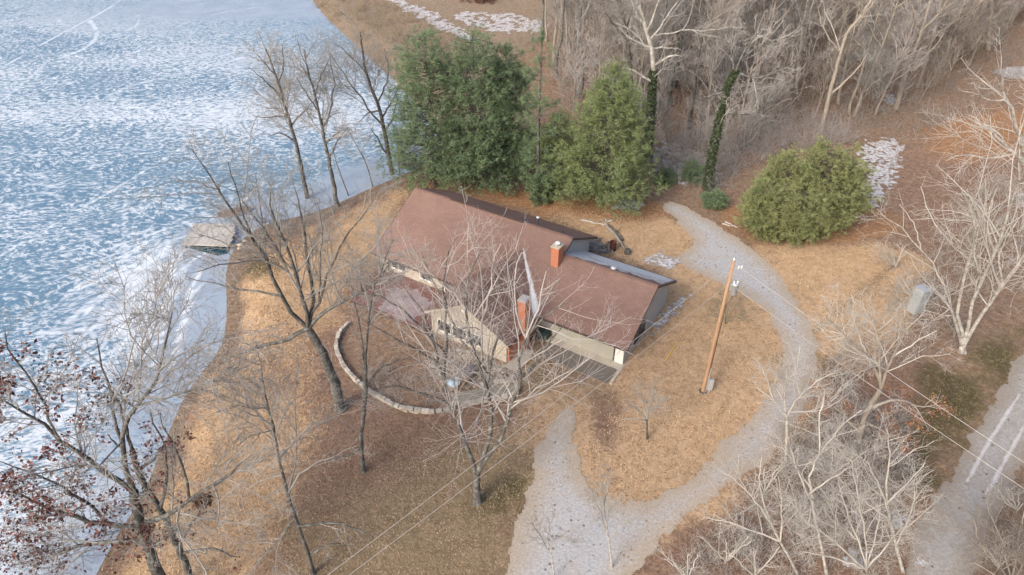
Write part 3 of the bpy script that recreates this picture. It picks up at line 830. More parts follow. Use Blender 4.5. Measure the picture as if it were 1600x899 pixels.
window((-21.6, 0, 1.45), 1.5, 1.0, 's', 2); window((-18.6, 0, 1.45), 1.2, 1.0, 's'); window((-16.2, 0, 1.2), .8, 1.4, 's')
window((0, 2.9, 1.35), 1.9, 1.0, 't', 2, M['trim_brown'], out=1); window((-23.5, 3.0, 1.4), 1.6, 1.1, 't', 2, out=-1)
box('flood_light', (SCs + .12, CFT - .08, SCz - .42), (.34, .16, .18), M['white_paint'], H, bevel=.03)
# overhead garage door at the right of the front wall, frame boards
gd = empty('garage_door', (0, 0, 0)); gd.parent = H
for k in range(4):
    box('panel', (-3.35, -.02, .28 + k * .46), (5.0, .035, .445), M['siding_sage'], gd, bevel=.008)
box('corner_panel', (-.36, -.045, 1.02), (.68, .08, 2.25), M['white_paint'], H)
box('door_jamb', (-.78, -.05, 1.0), (.07, .09, 2.2), M['trim_brown'], H)
dr = empty('door', (0, 0, 0)); dr.parent = H
box('leaf', (-6.85, .225, 1.02), (.88, .04, 2.0), M['siding_grey'], dr, bevel=.01); box('handle', (-6.53, .18, 1.0), (.05, .07, .05), M['galv'], dr, bevel=.01)
# chimneys
def chimney(s, t, w, d, z0, z1, pot):
    ch = empty('chimney', (0, 0, 0)); ch.parent = H
    box('stack', (s, t, (z0 + z1) / 2), (w, d, z1 - z0), M['brick'], ch)
    box('corbel', (s, t, z1 - .09), (w + .07, d + .07, .14), M['brick'], ch, bevel=.01)
    box('cap', (s, t, z1 + .04), (w + .12, d + .12, .09), M['concrete'] if pot else M['snow'], ch, bevel=.02)
    if pot:
        lathe('flue', [(.12, 0), (.12, .2), (.2, .2), (.22, .26), (.10, .32), (.0, .33)], M['white_paint'], ch, (s + .05, t, z1 + .08), 12)
        box('snow_cap', (s - .1, t + .1, z1 + .13), (.35, .4, .12), M['snow'], ch, bevel=.05)
    else:
        box('snow_cap', (s, t, z1 + .12), (w + .04, d + .04, .10), M['snow'], ch, bevel=.04)
chimney(-7.95, 3.75, .66, .8, pm(3.3) - .3, 6.0, True)
chimney(-7.42, -2.3, .62, .72, -.2, 4.85, False)
# roof vents
def vent(s, t, z, h, big):
    if big: o = lathe('roof_vent', [(.22, -.1), (.2, .03), (.09, .05), (.09, h), (.26, h), (.28, h + .06), (.2, h + .16), (0, h + .19)], M['galv'], H, (s, t, z), 18)
    else: o = lathe('vent_pipe', [(.07, -.1), (.07, h), (.16, h), (.17, h + .1), (.1, h + .16), (0, h + .17)], M['galv'], H, (s, t, z), 14)
    return o
def back_z(t): return RZ - kb * (t - RT)
vent(-11.9, 7.6, back_z(7.6), .62, False)
vent(-3.6, 5.25, WZ - kw * .75, .12, True)
box('vent_pipe', (-9.35, 7.3, back_z(7.3) + .08), (.16, .16, .2), M['trim_brown'], H, bevel=.03)
# snow left on the shaded slopes
def roof_snow(name, S, T, Zf, amtf, seed, label, up=.03, amp=.9):
    A, B = np.meshgrid(S, T); a, b = A.ravel(), B.ravel()
    d = amtf(a, b) + (fbm(a * 1.6, b * 1.6, seed, 5) - .5) * amp
    keep = d > 0
    I = np.arange(len(a)).reshape(len(T), len(S))
    Fq = np.stack([I[:-1, :-1], I[:-1, 1:], I[1:, 1:], I[1:, :-1]], -1).reshape(-1, 4)
    Fq = Fq[keep[Fq].sum(1) >= 3]
    used = np.unique(Fq); rm = np.full(len(a), -1); rm[used] = np.arange(len(used))
    V = np.stack([a[used], b[used], Zf(a[used], b[used]) + .006 + up * np.clip(d[used] * 2, 0, 1)], 1)
    o = np_mesh(name, V, rm[Fq], M['snow'], smooth=True, attrs={'rim': np.clip(d[used] / .5, 0, 1)})
    o.location = H.location; o.rotation_euler = H.rotation_euler
    tag(o, label, 'snow', kind='stuff')
roof_snow('roof_snow', np.arange(-8.1, .35, .09), np.arange(4.6, 9.42, .09), lambda s, t: WZ - kw * (t - WT),
          lambda s, t: .42 - .055 * (s + 8) + .16 * (t - 6.4) * sstep(-8, -3, s) - .35 * (1 - sstep(4.7, 5.8, t + .1 * (s + 4))), 301, 'blue white snow on the back slope of the garage roof')
def vly(s):                                            # valley t for a given s (right slope)
    return E_T + (cz(s) - E_Z) / K
def valley_d(s, t):
    q = (s - SCs) / (ce - SCs)                         # 0 top .. 1 bottom
    side = (t - vly(s)) * .7                           # + on the main roof
    w1 = .17 + .20 * q; w0 = .08 + .30 * q * q
    return np.where(side > 0, w1 - side, w0 + side) * 2.2 * (q > -.02)
roof_snow('roof_snow', np.arange(-11.3, ce, .07), np.arange(-1.6, 4.2, .07), lambda s, t: np.maximum(pm(t), cz(s)), lambda s, t: valley_d(s, t) - .06, 305, 'snow streak filling the roof valley beside the front gable', .05, .35)

def HL(s, t, z=0.0):
    c, s_ = math.cos(HA), math.sin(HA)
    return np.array((HO[0] + s * c - t * s_, HO[1] + s * s_ + t * c, z))
# apron slab in front of the garage: dry strip by the wall, wet concrete beyond
ap = empty('garage_apron', HL(0, 0, .085), HA); ap['kind'] = 'structure'
box('dry_slab', (-3.15, -.38, -.02), (6.3, .72, .16), M['concrete'], ap, bevel=.01)
for k in range(3):
    box('slab', (-5.15 + k * 2.0, -1.62, -.035), (1.985, 1.74, .16), M['concrete_wet'], ap, bevel=.01)
box('kerb', (.08, -1.2, -.01), (.22, 2.4, .2), M['concrete'], ap, bevel=.02)
box('slab', (-7.0, -3.6, -.03), (1.1, 2.6, .14), M['concrete'], ap, bevel=.01)
# storage box
sb = empty('storage_box', HL(-6.75, -.42, .06), HA); tag(sb, 'dark green storage box beside the garage downspout', 'box')
box('body', (0, 0, .32), (1.05, .6, .64), M['dark_green'], sb, bevel=.02); box('lid', (0, 0, .68), (1.1, .66, .07), M['dark_green'], sb, bevel=.02)

# deck on the lake side of the front gable
dk = empty('wooden_deck', HL(-18.8, -2.8, 0), HA); tag(dk, 'reddish plank deck with frost in the corner of the house', 'deck')
DX0, DX1, DY0, DY1, DZ = -3.9, 4.05, -2.3, 2.75, .42
npl = 24
for k in range(npl):
    x = DX0 + (DX1 - DX0) * (k + .5) / npl
    box('plank', (x, (DY0 + DY1) / 2, DZ), ((DX1 - DX0) / npl - .012, DY1 - DY0, .045), M['wood_red'], dk)
for x in (DX0 + .1, DX1 - .1):
    for y in (DY0 + .1, DY1 - .2): box('post', (x, y, (DZ - .03) / 2 - .15), (.14, .14, DZ + .25), M['wood_red'], dk)
V, Fc = join_geo([box_geo((0.08, DY0 + .02, DZ - .12), (DX1 - DX0, .05, .2)), box_geo((DX0 + .02, .22, DZ - .12), (.05, DY1 - DY0, .2))]); mesh_obj('rim_board', V, Fc, M['trim_brown'], dk)
for k in range(5):
    box('rail_post', (DX0 + .08, DY0 + .1 + k * 1.2, DZ + .5), (.09, .09, .95), M['wood_red'], dk)
box('handrail', (DX0 + .08, .22, DZ + 1.0), (.14, DY1 - DY0, .05), M['wood_red'], dk)
for k in range(2): box('rail', (DX0 + .08, .22, DZ + .3 + k * .35), (.04, DY1 - DY0, .07), M['wood_red'], dk)
A, B = np.meshgrid(np.arange(DX0, DX1, .11), np.arange(DY0, DY1, .11)); a, b = A.ravel(), B.ravel()
d = .62 - np.hypot((a - .2) / 3.2, (b + .3) / 2.3) * .8 + (fbm(a * 1.1, b * 1.1, 311, 5) - .5) * 1.1
I = np.arange(len(a)).reshape(A.shape); Fq = np.stack([I[:-1, :-1], I[:-1, 1:], I[1:, 1:], I[1:, :-1]], -1).reshape(-1, 4)
Fq = Fq[(d > 0)[Fq].sum(1) >= 3]; used = np.unique(Fq); rm = np.full(len(a), -1); rm[used] = np.arange(len(used))
fr = np_mesh('frost', np.stack([a[used], b[used], np.full(len(used), DZ + .03)], 1), rm[Fq], simple('frost', (.33, .28, .30), (.24, .17, .175), 1.5, .85, .2, 20), smooth=True)
fr.location = dk.location; fr.rotation_euler = dk.rotation_euler; tag(fr, 'grey violet frost film on the deck planks', 'frost', kind='stuff')
#NEXT
# ------------------------------------------------------------------ trees
def resample(P, n):
    P = smooth_poly(P, 2, closed=False)
    s = np.concatenate([[0], np.cumsum(np.linalg.norm(np.diff(P, axis=0), axis=1))])
    t = np.linspace(0, s[-1], n)
    return np.stack([np.interp(t, s, P[:, k]) for k in range(3)], 1)

def kids(P, R, rng, spacing, t0, ang, ratio, N, up=.1, rmin=.008, rr=.55, lmin=.25, lmax=9., wander=.16, cap=None):
    B, n = P.shape[:2]
    L = np.linalg.norm(np.diff(P, axis=1), axis=2).sum(1)
    cnt = rng.poisson(L * (1 - t0) / spacing)
    idx = np.repeat(np.arange(B), cnt)
    if cap and len(idx) > cap: idx = rng.choice(idx, cap, replace=False)
    C = len(idx)
    if C == 0: return np.zeros((0, N, 3)), np.zeros((0, N))
    t = t0 + (1 - t0) * rng.random(C) ** .85
    f = np.clip(t, 0, .999) * (n - 1); i = f.astype(int); w = (f - i)[:, None]
    p = P[idx, i] * (1 - w) + P[idx, i + 1] * w
    r = R[idx, i] * (1 - w[:, 0]) + R[idx, i + 1] * w[:, 0]
    T = P[idx, i + 1] - P[idx, i]; T /= np.linalg.norm(T, axis=1, keepdims=True) + 1e-9
    q = rng.normal(size=(C, 3)); pr = np.cross(T, q); pr /= np.linalg.norm(pr, axis=1, keepdims=True) + 1e-9
    a = np.radians(rng.uniform(ang[0], ang[1], C))[:, None]
    d = T * np.cos(a) + pr * np.sin(a); d[:, 2] += up * 1.5
    d /= np.linalg.norm(d, axis=1, keepdims=True)
    ln = np.clip(L[idx] * ratio * (1.2 - .75 * t) * rng.uniform(.55, 1.35, C), lmin, lmax)
    step = (ln / (N - 1))[:, None]
    pts = [p]
    for k in range(N - 1):
        p = p + d * step; pts.append(p)
        d = d + rng.normal(size=(C, 3)) * wander; d[:, 2] += up * .35
        d /= np.linalg.norm(d, axis=1, keepdims=True)
    r0 = np.maximum(np.minimum(r * rr, .009 * ln + .004 + .25 * rmin), rmin)
    prof = np.linspace(1, .32, N)[None, :]
    return np.stack(pts, 1), np.maximum(r0[:, None] * prof, rmin * .75)

def twigs(name, P, R, rng, mat, parent, base, dens=1.0, rmin=.010, up=.08, sp=(.60, .30, .24), levels=3, r=(.45, .45, .5), t0=.22, cap=(400, 2600, 6500)):
    g = []; tips = []
    p, q = P, R
    for k in range(levels):
        p, q = kids(p, q, rng, sp[k] / dens, t0 if k == 0 else .12, (28, 70), r[k], (6, 5, 4)[k], up * (1, .8, .5)[k], rmin * (1.15, 1.0, .9)[k], .6, (.5, .3, .2)[k], wander=(.17, .2, .22)[k], cap=cap[k])
        if len(p) == 0: break
        g.append(tubes_geo(list(zip(p, q)), 4 if k == 0 else 3)); tips.append(p)
    V, Fc = join_geo(g)
    o = np_mesh(name, V - base, Fc, mat, parent, True)
    return o, tips

def leaf_geo(c, size, rng, droop=.3):
    n = len(c)
    a = rng.normal(size=(n, 3)); a[:, 2] -= droop; a /= np.linalg.norm(a, axis=1, keepdims=True)
    b = np.cross(a, rng.normal(size=(n, 3))); b /= np.linalg.norm(b, axis=1, keepdims=True) + 1e-9
    s = (size * rng.uniform(.6, 1.3, n))[:, None]
    cn = np.cross(a, b)
    V = np.stack([c, c + a * s * .5 + b * s * .38 + cn * s * .1, c + a * s, c + a * s * .5 - b * s * .38 + cn * s * .1], 1).reshape(-1, 3)
    return V, np.arange(4 * n).reshape(n, 4)

def trace(px, Y0, dy):
    """pixel path -> 3D path whose distance runs from Y0 to Y0+dy; bows a little"""
    n = len(px); out = []
    for i, (u, v) in enumerate(px):
        f = i / max(n - 1, 1)
        out.append(at(u, v, Y0 + dy * f ** 1.2))
    return np.array(out)

def hero(name, label, cat, base, trunk, limbs, r0, bark, twig, seed, dens=1.0, rmin=.010, leaf=None, up=.08, taper=.6, group=None, lean=0.0, sp=(.60, .30, .24), dscale=.32, limb_r=.62, levels=3, t0=.22, ivy=None, tsides=9, lk=.022):
    rng = np.random.default_rng(seed)
    b = gt(*base)
    e = empty(name, b); tag(e, label, cat, group)
    tr = np.vstack([[b - (0, 0, .3)], [at(u, v, b[1] + lean * (i + 1) / len(trunk)) for i, (u, v) in enumerate(trunk)]])
    n = max(8, len(tr) * 3); tp = resample(tr, n)
    tr_r = r0 * (1 - (1 - taper) * np.linspace(0, 1, n)); tr_r[0] *= 1.45; tr_r[1] *= 1.15
    jit = rng.normal(0, r0 * .12, tp.shape); jit[:2] = 0; tp = tp + jit
    tube_obj('trunk', [(tp - b, tr_r)], tsides, bark, e)
    LP = []; LR = []
    for lm in limbs:
        px = lm
        # attach at the nearest point of what is already there
        cand = np.vstack([tp] + LP) if LP else tp
        crad = np.concatenate([tr_r] + LR) if LP else tr_r
        a0 = np.array([at(px[0][0], px[0][1], q[1]) for q in cand])
        k = int(np.argmin(np.linalg.norm(a0 - cand, axis=1)))
        Y0 = cand[k][1]
        plen = sum(math.hypot(px[i + 1][0] - px[i][0], px[i + 1][1] - px[i][1]) for i in range(len(px) - 1)) * Y0 * 1.25 / FPX
        dy = rng.choice([-1, 1]) * rng.uniform(.35, 1.0) * dscale * plen
        P = trace(px, Y0, dy); P[0] = cand[k]
        P = resample(P, 10)
        P[1:] += rng.normal(0, .035 + .008 * plen, P[1:].shape) * .6
        rs = min(crad[k] * limb_r, .035 + lk * plen)
        R = rs * np.linspace(1, 0, 10) ** (.8 if lk < .03 else .6) * .86 + max(rmin * 1.6, .018)
        LP.append(P); LR.append(R)
        tube_obj('limb', [(P - b, R)], 7, bark if rs > .05 else twig, e)
    AP = np.array(LP) if LP else np.zeros((0, 10, 3)); AR = np.array(LR) if LR else np.zeros((0, 10))
    tpr = resample(tp, 10)[None]; trr = np.linspace(r0, r0 * taper, 10)[None]
    # the trunk's upper part also carries branches
    if len(trunk) > 3:
        AP = np.concatenate([AP, resample(tp[int(n * .3):], 10)[None]]); AR = np.concatenate([AR, np.linspace(r0 * (1 - .3 * (1 - taper)), r0 * taper, 10)[None]])
    o, tips = twigs('crown', AP, AR, rng, twig, e, b, dens, rmin, up, sp, levels, t0=t0)
    if leaf:
        mat, cnt, size, f = leaf
        pool = tips[min(1, len(tips) - 1)]
        pool = pool[rng.random(len(pool)) < .999]
        if f is not None: pool = pool[f(pool[:, -1])]
        if len(pool):
            pick = pool[rng.integers(0, len(pool), max(cnt // 6, 1))]
            c = pick[:, -1][:, None, :] + rng.normal(0, .16, (len(pick), 6, 3))
            V, Fc = leaf_geo(c.reshape(-1, 3), size, rng); np_mesh('leaves', V - b, Fc, mat, e)
    if ivy:
        hgt = ivy
        k = rng.random(5500) ** .8 * hgt / (tp[-1][2] - tp[0][2]); k = np.clip(k, 0, 1) * (n - 1)
        i = np.clip(k.astype(int), 0, n - 2); w = (k - i)[:, None]
        c = tp[i] * (1 - w) + tp[i + 1] * w
        an = rng.uniform(0, 6.283, len(c)); rad = (tr_r[i] + rng.uniform(0, .22, len(c)) * (1 - k / n))
        c = c + np.stack([np.cos(an) * rad, np.sin(an) * rad, rng.normal(0, .1, len(c))], 1)
        V, Fc = leaf_geo(c, .22, rng, .6); np_mesh('ivy', V - b, Fc, M['ivy'], e)
    return e

BG, BD, BP, BT_ = M['bark_grey'], M['bark_dark'], M['bark_pale'], M['bark_tan']
TG, TP, TK, TB = M['twig_grey'], M['twig_pale'], M['twig_pink'], M['twig_brown']

hero('oak_tree', 'big spreading oak with clinging maroon leaves on the lake bank', 'tree', (258, 930), [(245, 885), (224, 839), (215, 797), (206, 769)],
     [[(206, 769), (190, 715), (186, 695), (195, 665), (215, 635), (240, 602), (250, 575), (262, 530), (268, 490)],
      [(240, 602), (268, 580), (300, 555), (332, 535)],
      [(206, 772), (150, 730), (100, 690), (60, 655), (15, 630), (-20, 610)],
      [(100, 690), (75, 650), (60, 610), (20, 560), (5, 520)],
      [(188, 705), (178, 640), (165, 590), (150, 530)], [(178, 640), (195, 595), (205, 560), (212, 515)],
      [(222, 820), (265, 805), (310, 770), (350, 750), (392, 708)], [(305, 775), (290, 730), (268, 690), (250, 650)],
      [(215, 825), (165, 818), (112, 808), (60, 790), (10, 760)], [(222, 850), (150, 845), (90, 868), (20, 885)],
      [(165, 818), (120, 770), (60, 745), (0, 720)], [(190, 715), (176, 690), (170, 680)]],
     .34, BG, TG, 101, 1.5, .010, (M['leaf_maroon'], 4200, .17, lambda p: (p[:, 0] < -17.5)), limb_r=.66)
hero('oak_tree', 'slim dark oak leaning beside the big maroon leaved oak', 'tree', (305, 930), [(293, 888), (275, 850), (255, 800), (238, 778), (218, 740), (206, 705)],
     [[(255, 800), (262, 745), (258, 700), (240, 660), (235, 640)], [(206, 705), (196, 660), (185, 625), (160, 600)], [(285, 870), (330, 855), (370, 870)], [(275, 850), (310, 800), (340, 800)], [(218, 740), (240, 720), (262, 690)]],
     .20, BG, TG, 102, .7, .010, (M['leaf_maroon'], 420, .16, None))
hero('oak_tree', 'large grey oak with wide crown beside the curved stone wall', 'tree', (532, 639), [(526, 610), (516, 580), (500, 543), (481, 512)],
     [[(481, 512), (474, 470), (465, 430), (446, 385), (430, 345), (418, 290)], [(481, 510), (488, 480), (486, 430), (480, 385), (470, 330), (462, 285)],
      [(485, 503), (500, 470), (515, 425), (535, 380), (560, 345), (592, 298)], [(479, 511), (455, 490), (432, 450), (415, 405), (395, 370), (365, 335), (335, 285), (300, 235)],
      [(415, 405), (388, 365), (375, 310), (358, 255)], [(485, 508), (515, 480), (545, 465), (590, 440), (628, 400)], [(472, 514), (440, 535), (410, 540), (365, 555), (328, 582)],
      [(432, 450), (400, 455), (360, 450), (320, 440), (290, 432)], [(500, 470), (498, 420), (505, 370), (500, 320)], [(465, 430), (440, 410), (425, 370), (390, 330), (372, 300)], [(515, 425), (550, 415), (585, 390), (605, 350)]],
     .40, BG, TG, 103, .95, .010, limb_r=.62)
hero('maple_tree', 'pale many stemmed maple in front of the cream gable', 'tree', (745, 785), [(745, 762), (745, 740)],
     [[(745, 745), (735, 720), (720, 670), (703, 635), (692, 585), (685, 545), (665, 500), (640, 455)], [(692, 585), (697, 545), (695, 480), (690, 420), (712, 368)], [(690, 570), (650, 545), (600, 520), (565, 498)],
      [(703, 635), (660, 615), (620, 600), (575, 612)], [(748, 742), (765, 700), (772, 650), (765, 615), (752, 580), (740, 550), (728, 500), (725, 450), (748, 385)],
      [(757, 592), (775, 530), (800, 490), (792, 425)], [(755, 738), (780, 685), (803, 640), (811, 590), (815, 540), (830, 510), (855, 490), (888, 468)],
      [(830, 510), (845, 470), (852, 425)], [(820, 525), (808, 490), (800, 440), (815, 395)], [(685, 545), (650, 500), (610, 470), (575, 460)], [(728, 500), (700, 450), (665, 420), (640, 390)],
      [(752, 580), (720, 530), (690, 470), (660, 400)], [(740, 550), (760, 480), (770, 420), (780, 380)], [(811, 590), (840, 560), (870, 520), (890, 500)]],
     .29, BG, TK, 104, .62, .0078, up=.16, sp=(.52, .32, .28), limb_r=.80, dscale=.2)
hero('slender_tree', 'slender young tree with twisted low branches on the tan bank lawn', 'tree', (489, 897), [(480, 860), (462, 810), (448, 770), (437, 720), (428, 670), (415, 620), (408, 580)],
     [[(448, 770), (470, 735), (500, 720), (555, 698)], [(442, 745), (415, 748), (385, 765)], [(462, 815), (430, 850), (385, 893)], [(470, 820), (530, 815), (585, 840)], [(437, 720), (460, 690), (490, 660)], [(428, 670), (400, 650), (370, 640)], [(415, 620), (408, 580), (400, 540)], [(428, 680), (445, 640), (470, 615)], [(485, 870), (510, 850), (540, 850)]],
     .125, BG, TG, 105, 1.2, .009, taper=.22)
hero('slender_tree', 'thin forked tree standing just outside the curved stone wall', 'tree', (567, 737), [(563, 690), (567, 655), (572, 620), (571, 575)],
     [[(571, 575), (575, 500), (580, 455), (595, 420), (612, 375)], [(571, 575), (563, 520), (552, 470), (545, 425)], [(563, 700), (540, 715), (500, 720)], [(580, 455), (620, 430), (660, 415), (690, 400)], [(575, 520), (600, 480), (640, 450)], [(568, 600), (600, 570), (640, 560)]],
     .15, BG, TG, 106, .9, .0095, taper=.75)
hero('bank_tree', 'tall bare tree on the bank nearest the dock', 'tree', (483, 322), [(472, 269), (461, 218), (452, 189), (441, 153), (432, 118), (415, 76)],
     [[(452, 189), (432, 180), (412, 186), (395, 180)], [(443, 160), (420, 130), (388, 106)], [(441, 153), (462, 118), (455, 80)], [(432, 118), (410, 95), (390, 75)], [(461, 218), (440, 206), (420, 212)], [(436, 135), (445, 100), (440, 70)], [(456, 200), (478, 170), (500, 150)], [(415, 76), (408, 60), (400, 45)]],
     .26, BD, TG, 107, 1.25, .010, taper=.28, limb_r=.6)
hero('bank_tree', 'middle bare tree of three on the lake bank with forked top', 'tree', (527, 324), [(519, 276), (507, 221), (499, 179), (491, 144), (480, 108), (476, 80)],
     [[(503, 195), (520, 165), (525, 115), (508, 72)], [(499, 179), (478, 145), (462, 120)], [(491, 144), (505, 110), (515, 90)], [(507, 221), (530, 205), (548, 202)], [(484, 120), (465, 95), (455, 80)], [(513, 250), (530, 215), (545, 200)], [(480, 108), (470, 85), (465, 60)]],
     .24, BG, TG, 108, 1.25, .010, taper=.28, limb_r=.6)
hero('bank_tree', 'dark crooked bare tree on the bank beside the big pine', 'tree', (614, 277), [(603, 218), (593, 169), (583, 144), (569, 108), (566, 80), (563, 50)],
     [[(597, 190), (575, 170), (555, 140), (530, 105), (508, 68)], [(593, 170), (575, 175), (560, 192)], [(590, 155), (610, 120), (600, 78)], [(600, 205), (612, 190), (622, 150)], [(569, 108), (545, 85), (520, 65)], [(569, 108), (580, 80), (585, 55)], [(595, 180), (618, 150), (632, 120)], [(608, 255), (590, 215), (578, 200)]],
     .30, BD, TG, 109, 1.25, .010, taper=.25, limb_r=.55)
for k, (b_, tr_, lm_, lb) in enumerate([
    ((583, 292), [(573, 256), (557, 227), (545, 205)], [[(573, 256), (560, 225), (555, 200)], [(565, 240), (578, 215), (585, 190)]], 'thin dark sapling leaning over the ice between bank trees'),
    ((546, 308), [(535, 280), (524, 250), (520, 230)], [[(535, 280), (522, 262), (518, 240)]], 'small sapling at the foot of the forked bank tree'),
    ((624, 275), [(622, 230), (618, 190)], [[(622, 230), (630, 200), (634, 170)], [(620, 210), (610, 190), (606, 170)]], 'upright sapling between the crooked bank tree and the pine'),
    ((410, 352), [(405, 310), (398, 270)], [[(405, 310), (390, 280), (380, 250)], [(402, 295), (415, 265), (420, 240)]], 'twiggy sapling beside the dock')]):
    hero('sapling', lb, 'tree', b_, tr_, lm_, .07, BD, TG, 120 + k, .9, .010, taper=.4, group='saplings on the lake bank')
hero('sycamore_tree', 'huge pale multi stemmed sycamore above the mossy verge', 'tree', (1504, 550), [(1504, 540)],
     [[(1506, 545), (1525, 510), (1545, 470), (1570, 435), (1600, 395), (1645, 340), (1680, 280)], [(1504, 543), (1515, 490), (1540, 440), (1555, 390), (1575, 340), (1590, 290), (1602, 245), (1605, 190)],
      [(1500, 543), (1493, 480), (1510, 430), (1522, 390), (1520, 340), (1500, 288)], [(1514, 420), (1485, 380), (1455, 345), (1440, 290)], [(1500, 540), (1490, 490), (1470, 460), (1425, 438)],
      [(1493, 480), (1465, 420), (1440, 390), (1415, 360), (1368, 328)], [(1540, 440), (1520, 400), (1530, 350), (1545, 300)], [(1570, 435), (1560, 390), (1580, 360), (1600, 330)], [(1504, 545), (1490, 555), (1478, 570)],
      [(1440, 390), (1430, 350), (1405, 320)], [(1555, 390), (1540, 340), (1560, 290)]],
     .36, BP, TP, 110, .58, .010, limb_r=.62, sp=(.62, .34, .26), lk=.029)
hero('sycamore_tree', 'pale sycamore with bleached crooked limbs at the track end', 'tree', (1630, 420), [(1622, 350), (1612, 290), (1602, 245)],
     [[(1604, 255), (1560, 212), (1508, 182)], [(1602, 245), (1590, 200), (1568, 150), (1560, 105)], [(1602, 245), (1625, 190), (1640, 140)], [(1585, 235), (1545, 250), (1505, 240), (1480, 250)], [(1568, 150), (1540, 160), (1520, 130)], [(1600, 235), (1612, 180), (1600, 110)], [(1575, 225), (1550, 195), (1530, 200)]],
     .40, BP, TP, 111, .5, .011, (M['leaf_orange'], 300, .3, lambda p: p[:, 2] < 7), limb_r=.66, sp=(.7, .36, .28), lk=.036)
hero('beech_tree', 'pale tree holding orange leaves between lawn and road', 'tree', (1335, 708), [(1343, 680), (1356, 640), (1376, 607)],
     [[(1376, 607), (1390, 570), (1410, 530), (1416, 488)], [(1376, 607), (1360, 560), (1320, 525), (1292, 498)], [(1395, 560), (1430, 535), (1462, 518)], [(1376, 604), (1374, 550), (1362, 485)], [(1356, 640), (1400, 620), (1440, 640), (1470, 625)], [(1360, 560), (1335, 510), (1330, 460)], [(1350, 660), (1390, 680), (1420, 700)], [(1343, 680), (1310, 640), (1285, 620)]],
     .20, BT_, TP, 112, 1.1, .010, (M['leaf_orange'], 1500, .14, lambda p: p[:, 2] < 5.6), taper=.75, sp=(.5, .3, .24))
hero('small_tree', 'pale forked tree beside the far bend of the drive', 'tree', (1228, 727), [(1229, 690), (1230, 654)],
     [[(1230, 654), (1248, 620), (1270, 600), (1303, 583)], [(1240, 640), (1290, 642), (1322, 618)], [(1230, 654), (1210, 625), (1183, 606)], [(1230, 660), (1225, 610), (1232, 565)], [(1248, 620), (1240, 580), (1250, 545)], [(1210, 625), (1195, 585), (1180, 560)]], .10, BP, TP, 113, 1.2, .007, taper=.8, sp=(.42, .28, .22))
hero('small_tree', 'tall pale sapling arching over the brush toward orange leaves', 'tree', (1295, 899), [(1283, 850), (1272, 807), (1264, 746)],
     [[(1264, 746), (1282, 705), (1313, 665), (1346, 640)], [(1272, 790), (1248, 740), (1235, 700)], [(1282, 705), (1278, 660), (1290, 610)], [(1264, 760), (1240, 720), (1215, 690)], [(1268, 770), (1300, 745), (1330, 730)]], .085, BP, TP, 114, 1.2, .007, taper=.75, sp=(.42, .28, .22))
hero('small_tree', 'pale tree with upright twigs at the road verge', 'tree', (1415, 894), [(1400, 850), (1388, 800), (1384, 756)],
     [[(1392, 790), (1412, 760), (1445, 725)], [(1384, 756), (1392, 710), (1385, 670)], [(1388, 800), (1370, 750), (1350, 715)], [(1400, 850), (1425, 800), (1430, 760)], [(1390, 810), (1360, 790), (1340, 770)]], .085, BP, TP, 115, 1.2, .007, taper=.7, sp=(.42, .28, .22))
hero('small_tree', 'leaning pale sapling below the drive bend', 'tree', (1251, 899), [(1232, 868), (1216, 843), (1195, 792)],
     [[(1195, 792), (1185, 750), (1190, 715)], [(1216, 843), (1180, 830), (1140, 815), (1100, 808)], [(1216, 843), (1222, 790), (1215, 745)], [(1205, 815), (1170, 770), (1150, 740)]], .075, BP, TP, 116, 1.2, .007, taper=.75, sp=(.42, .28, .22))
hero('small_tree', 'clump of many pale stems beside the road snow', 'tree', (1355, 893), [(1354, 885)],
     [[(1354, 888), (1340, 840), (1318, 790), (1305, 740)], [(1355, 888), (1352, 830), (1340, 770), (1330, 720)], [(1355, 888), (1372, 830), (1378, 770)], [(1353, 890), (1310, 850), (1270, 820), (1240, 800)], [(1356, 888), (1390, 850), (1410, 820)], [(1350, 890), (1300, 870), (1250, 862)], [(1340, 840), (1310, 820), (1290, 780)]], .09, BP, TP, 117, 1.2, .007, sp=(.40, .28, .22), limb_r=.7)
hero('small_tree', 'little bare tree alone on the tan lawn', 'tree', (1012, 686), [(1011, 670), (1010, 655)],
     [[(1010, 656), (995, 640), (978, 628)], [(1010, 655), (1005, 630), (998, 600)], [(1010, 655), (1025, 635), (1045, 625)], [(1010, 656), (1018, 620), (1022, 600)], [(1011, 660), (990, 655), (972, 655)]], .085, BD, TG, 118, 1.1, .008, taper=.8, sp=(.34, .24, .2))
hero('small_tree', 'greenish shrub like tree beside the utility pole', 'tree', (1134, 506), [(1134, 495)],
     [[(1134, 500), (1120, 480), (1105, 470)], [(1134, 500), (1130, 470), (1122, 448)], [(1134, 500), (1148, 478), (1165, 470)], [(1134, 500), (1140, 470), (1148, 450)], [(1134, 502), (1115, 492), (1100, 495)], [(1134, 502), (1155, 492), (1172, 488)]], .055, BD, simple('twig_olive', (.17, .16, .10), (.24, .215, .15), 1.2, .9), 119, 1.3, .008, sp=(.30, .22, .2))
hero('small_tree', 'thin white barked sapling at the drive edge', 'tree', (957, 887), [(954, 860), (950, 838), (947, 815)],
     [[(950, 838), (938, 800), (925, 770)], [(947, 815), (955, 790), (972, 770)], [(952, 845), (970, 820), (990, 805)], [(947, 815), (942, 785), (940, 750)]], .06, BP, TG, 130, 1.1, .0085, taper=.7, sp=(.36, .26, .22))
hero('small_tree', 'spindly sapling on the left edge of the drive mouth', 'tree', (868, 905), [(862, 870), (855, 840)],
     [[(862, 870), (845, 840), (830, 815)], [(855, 840), (862, 810), (875, 790)], [(858, 855), (885, 830), (905, 820)]], .045, BP, TG, 131, 1.1, .0085, taper=.7, sp=(.36, .26, .22))
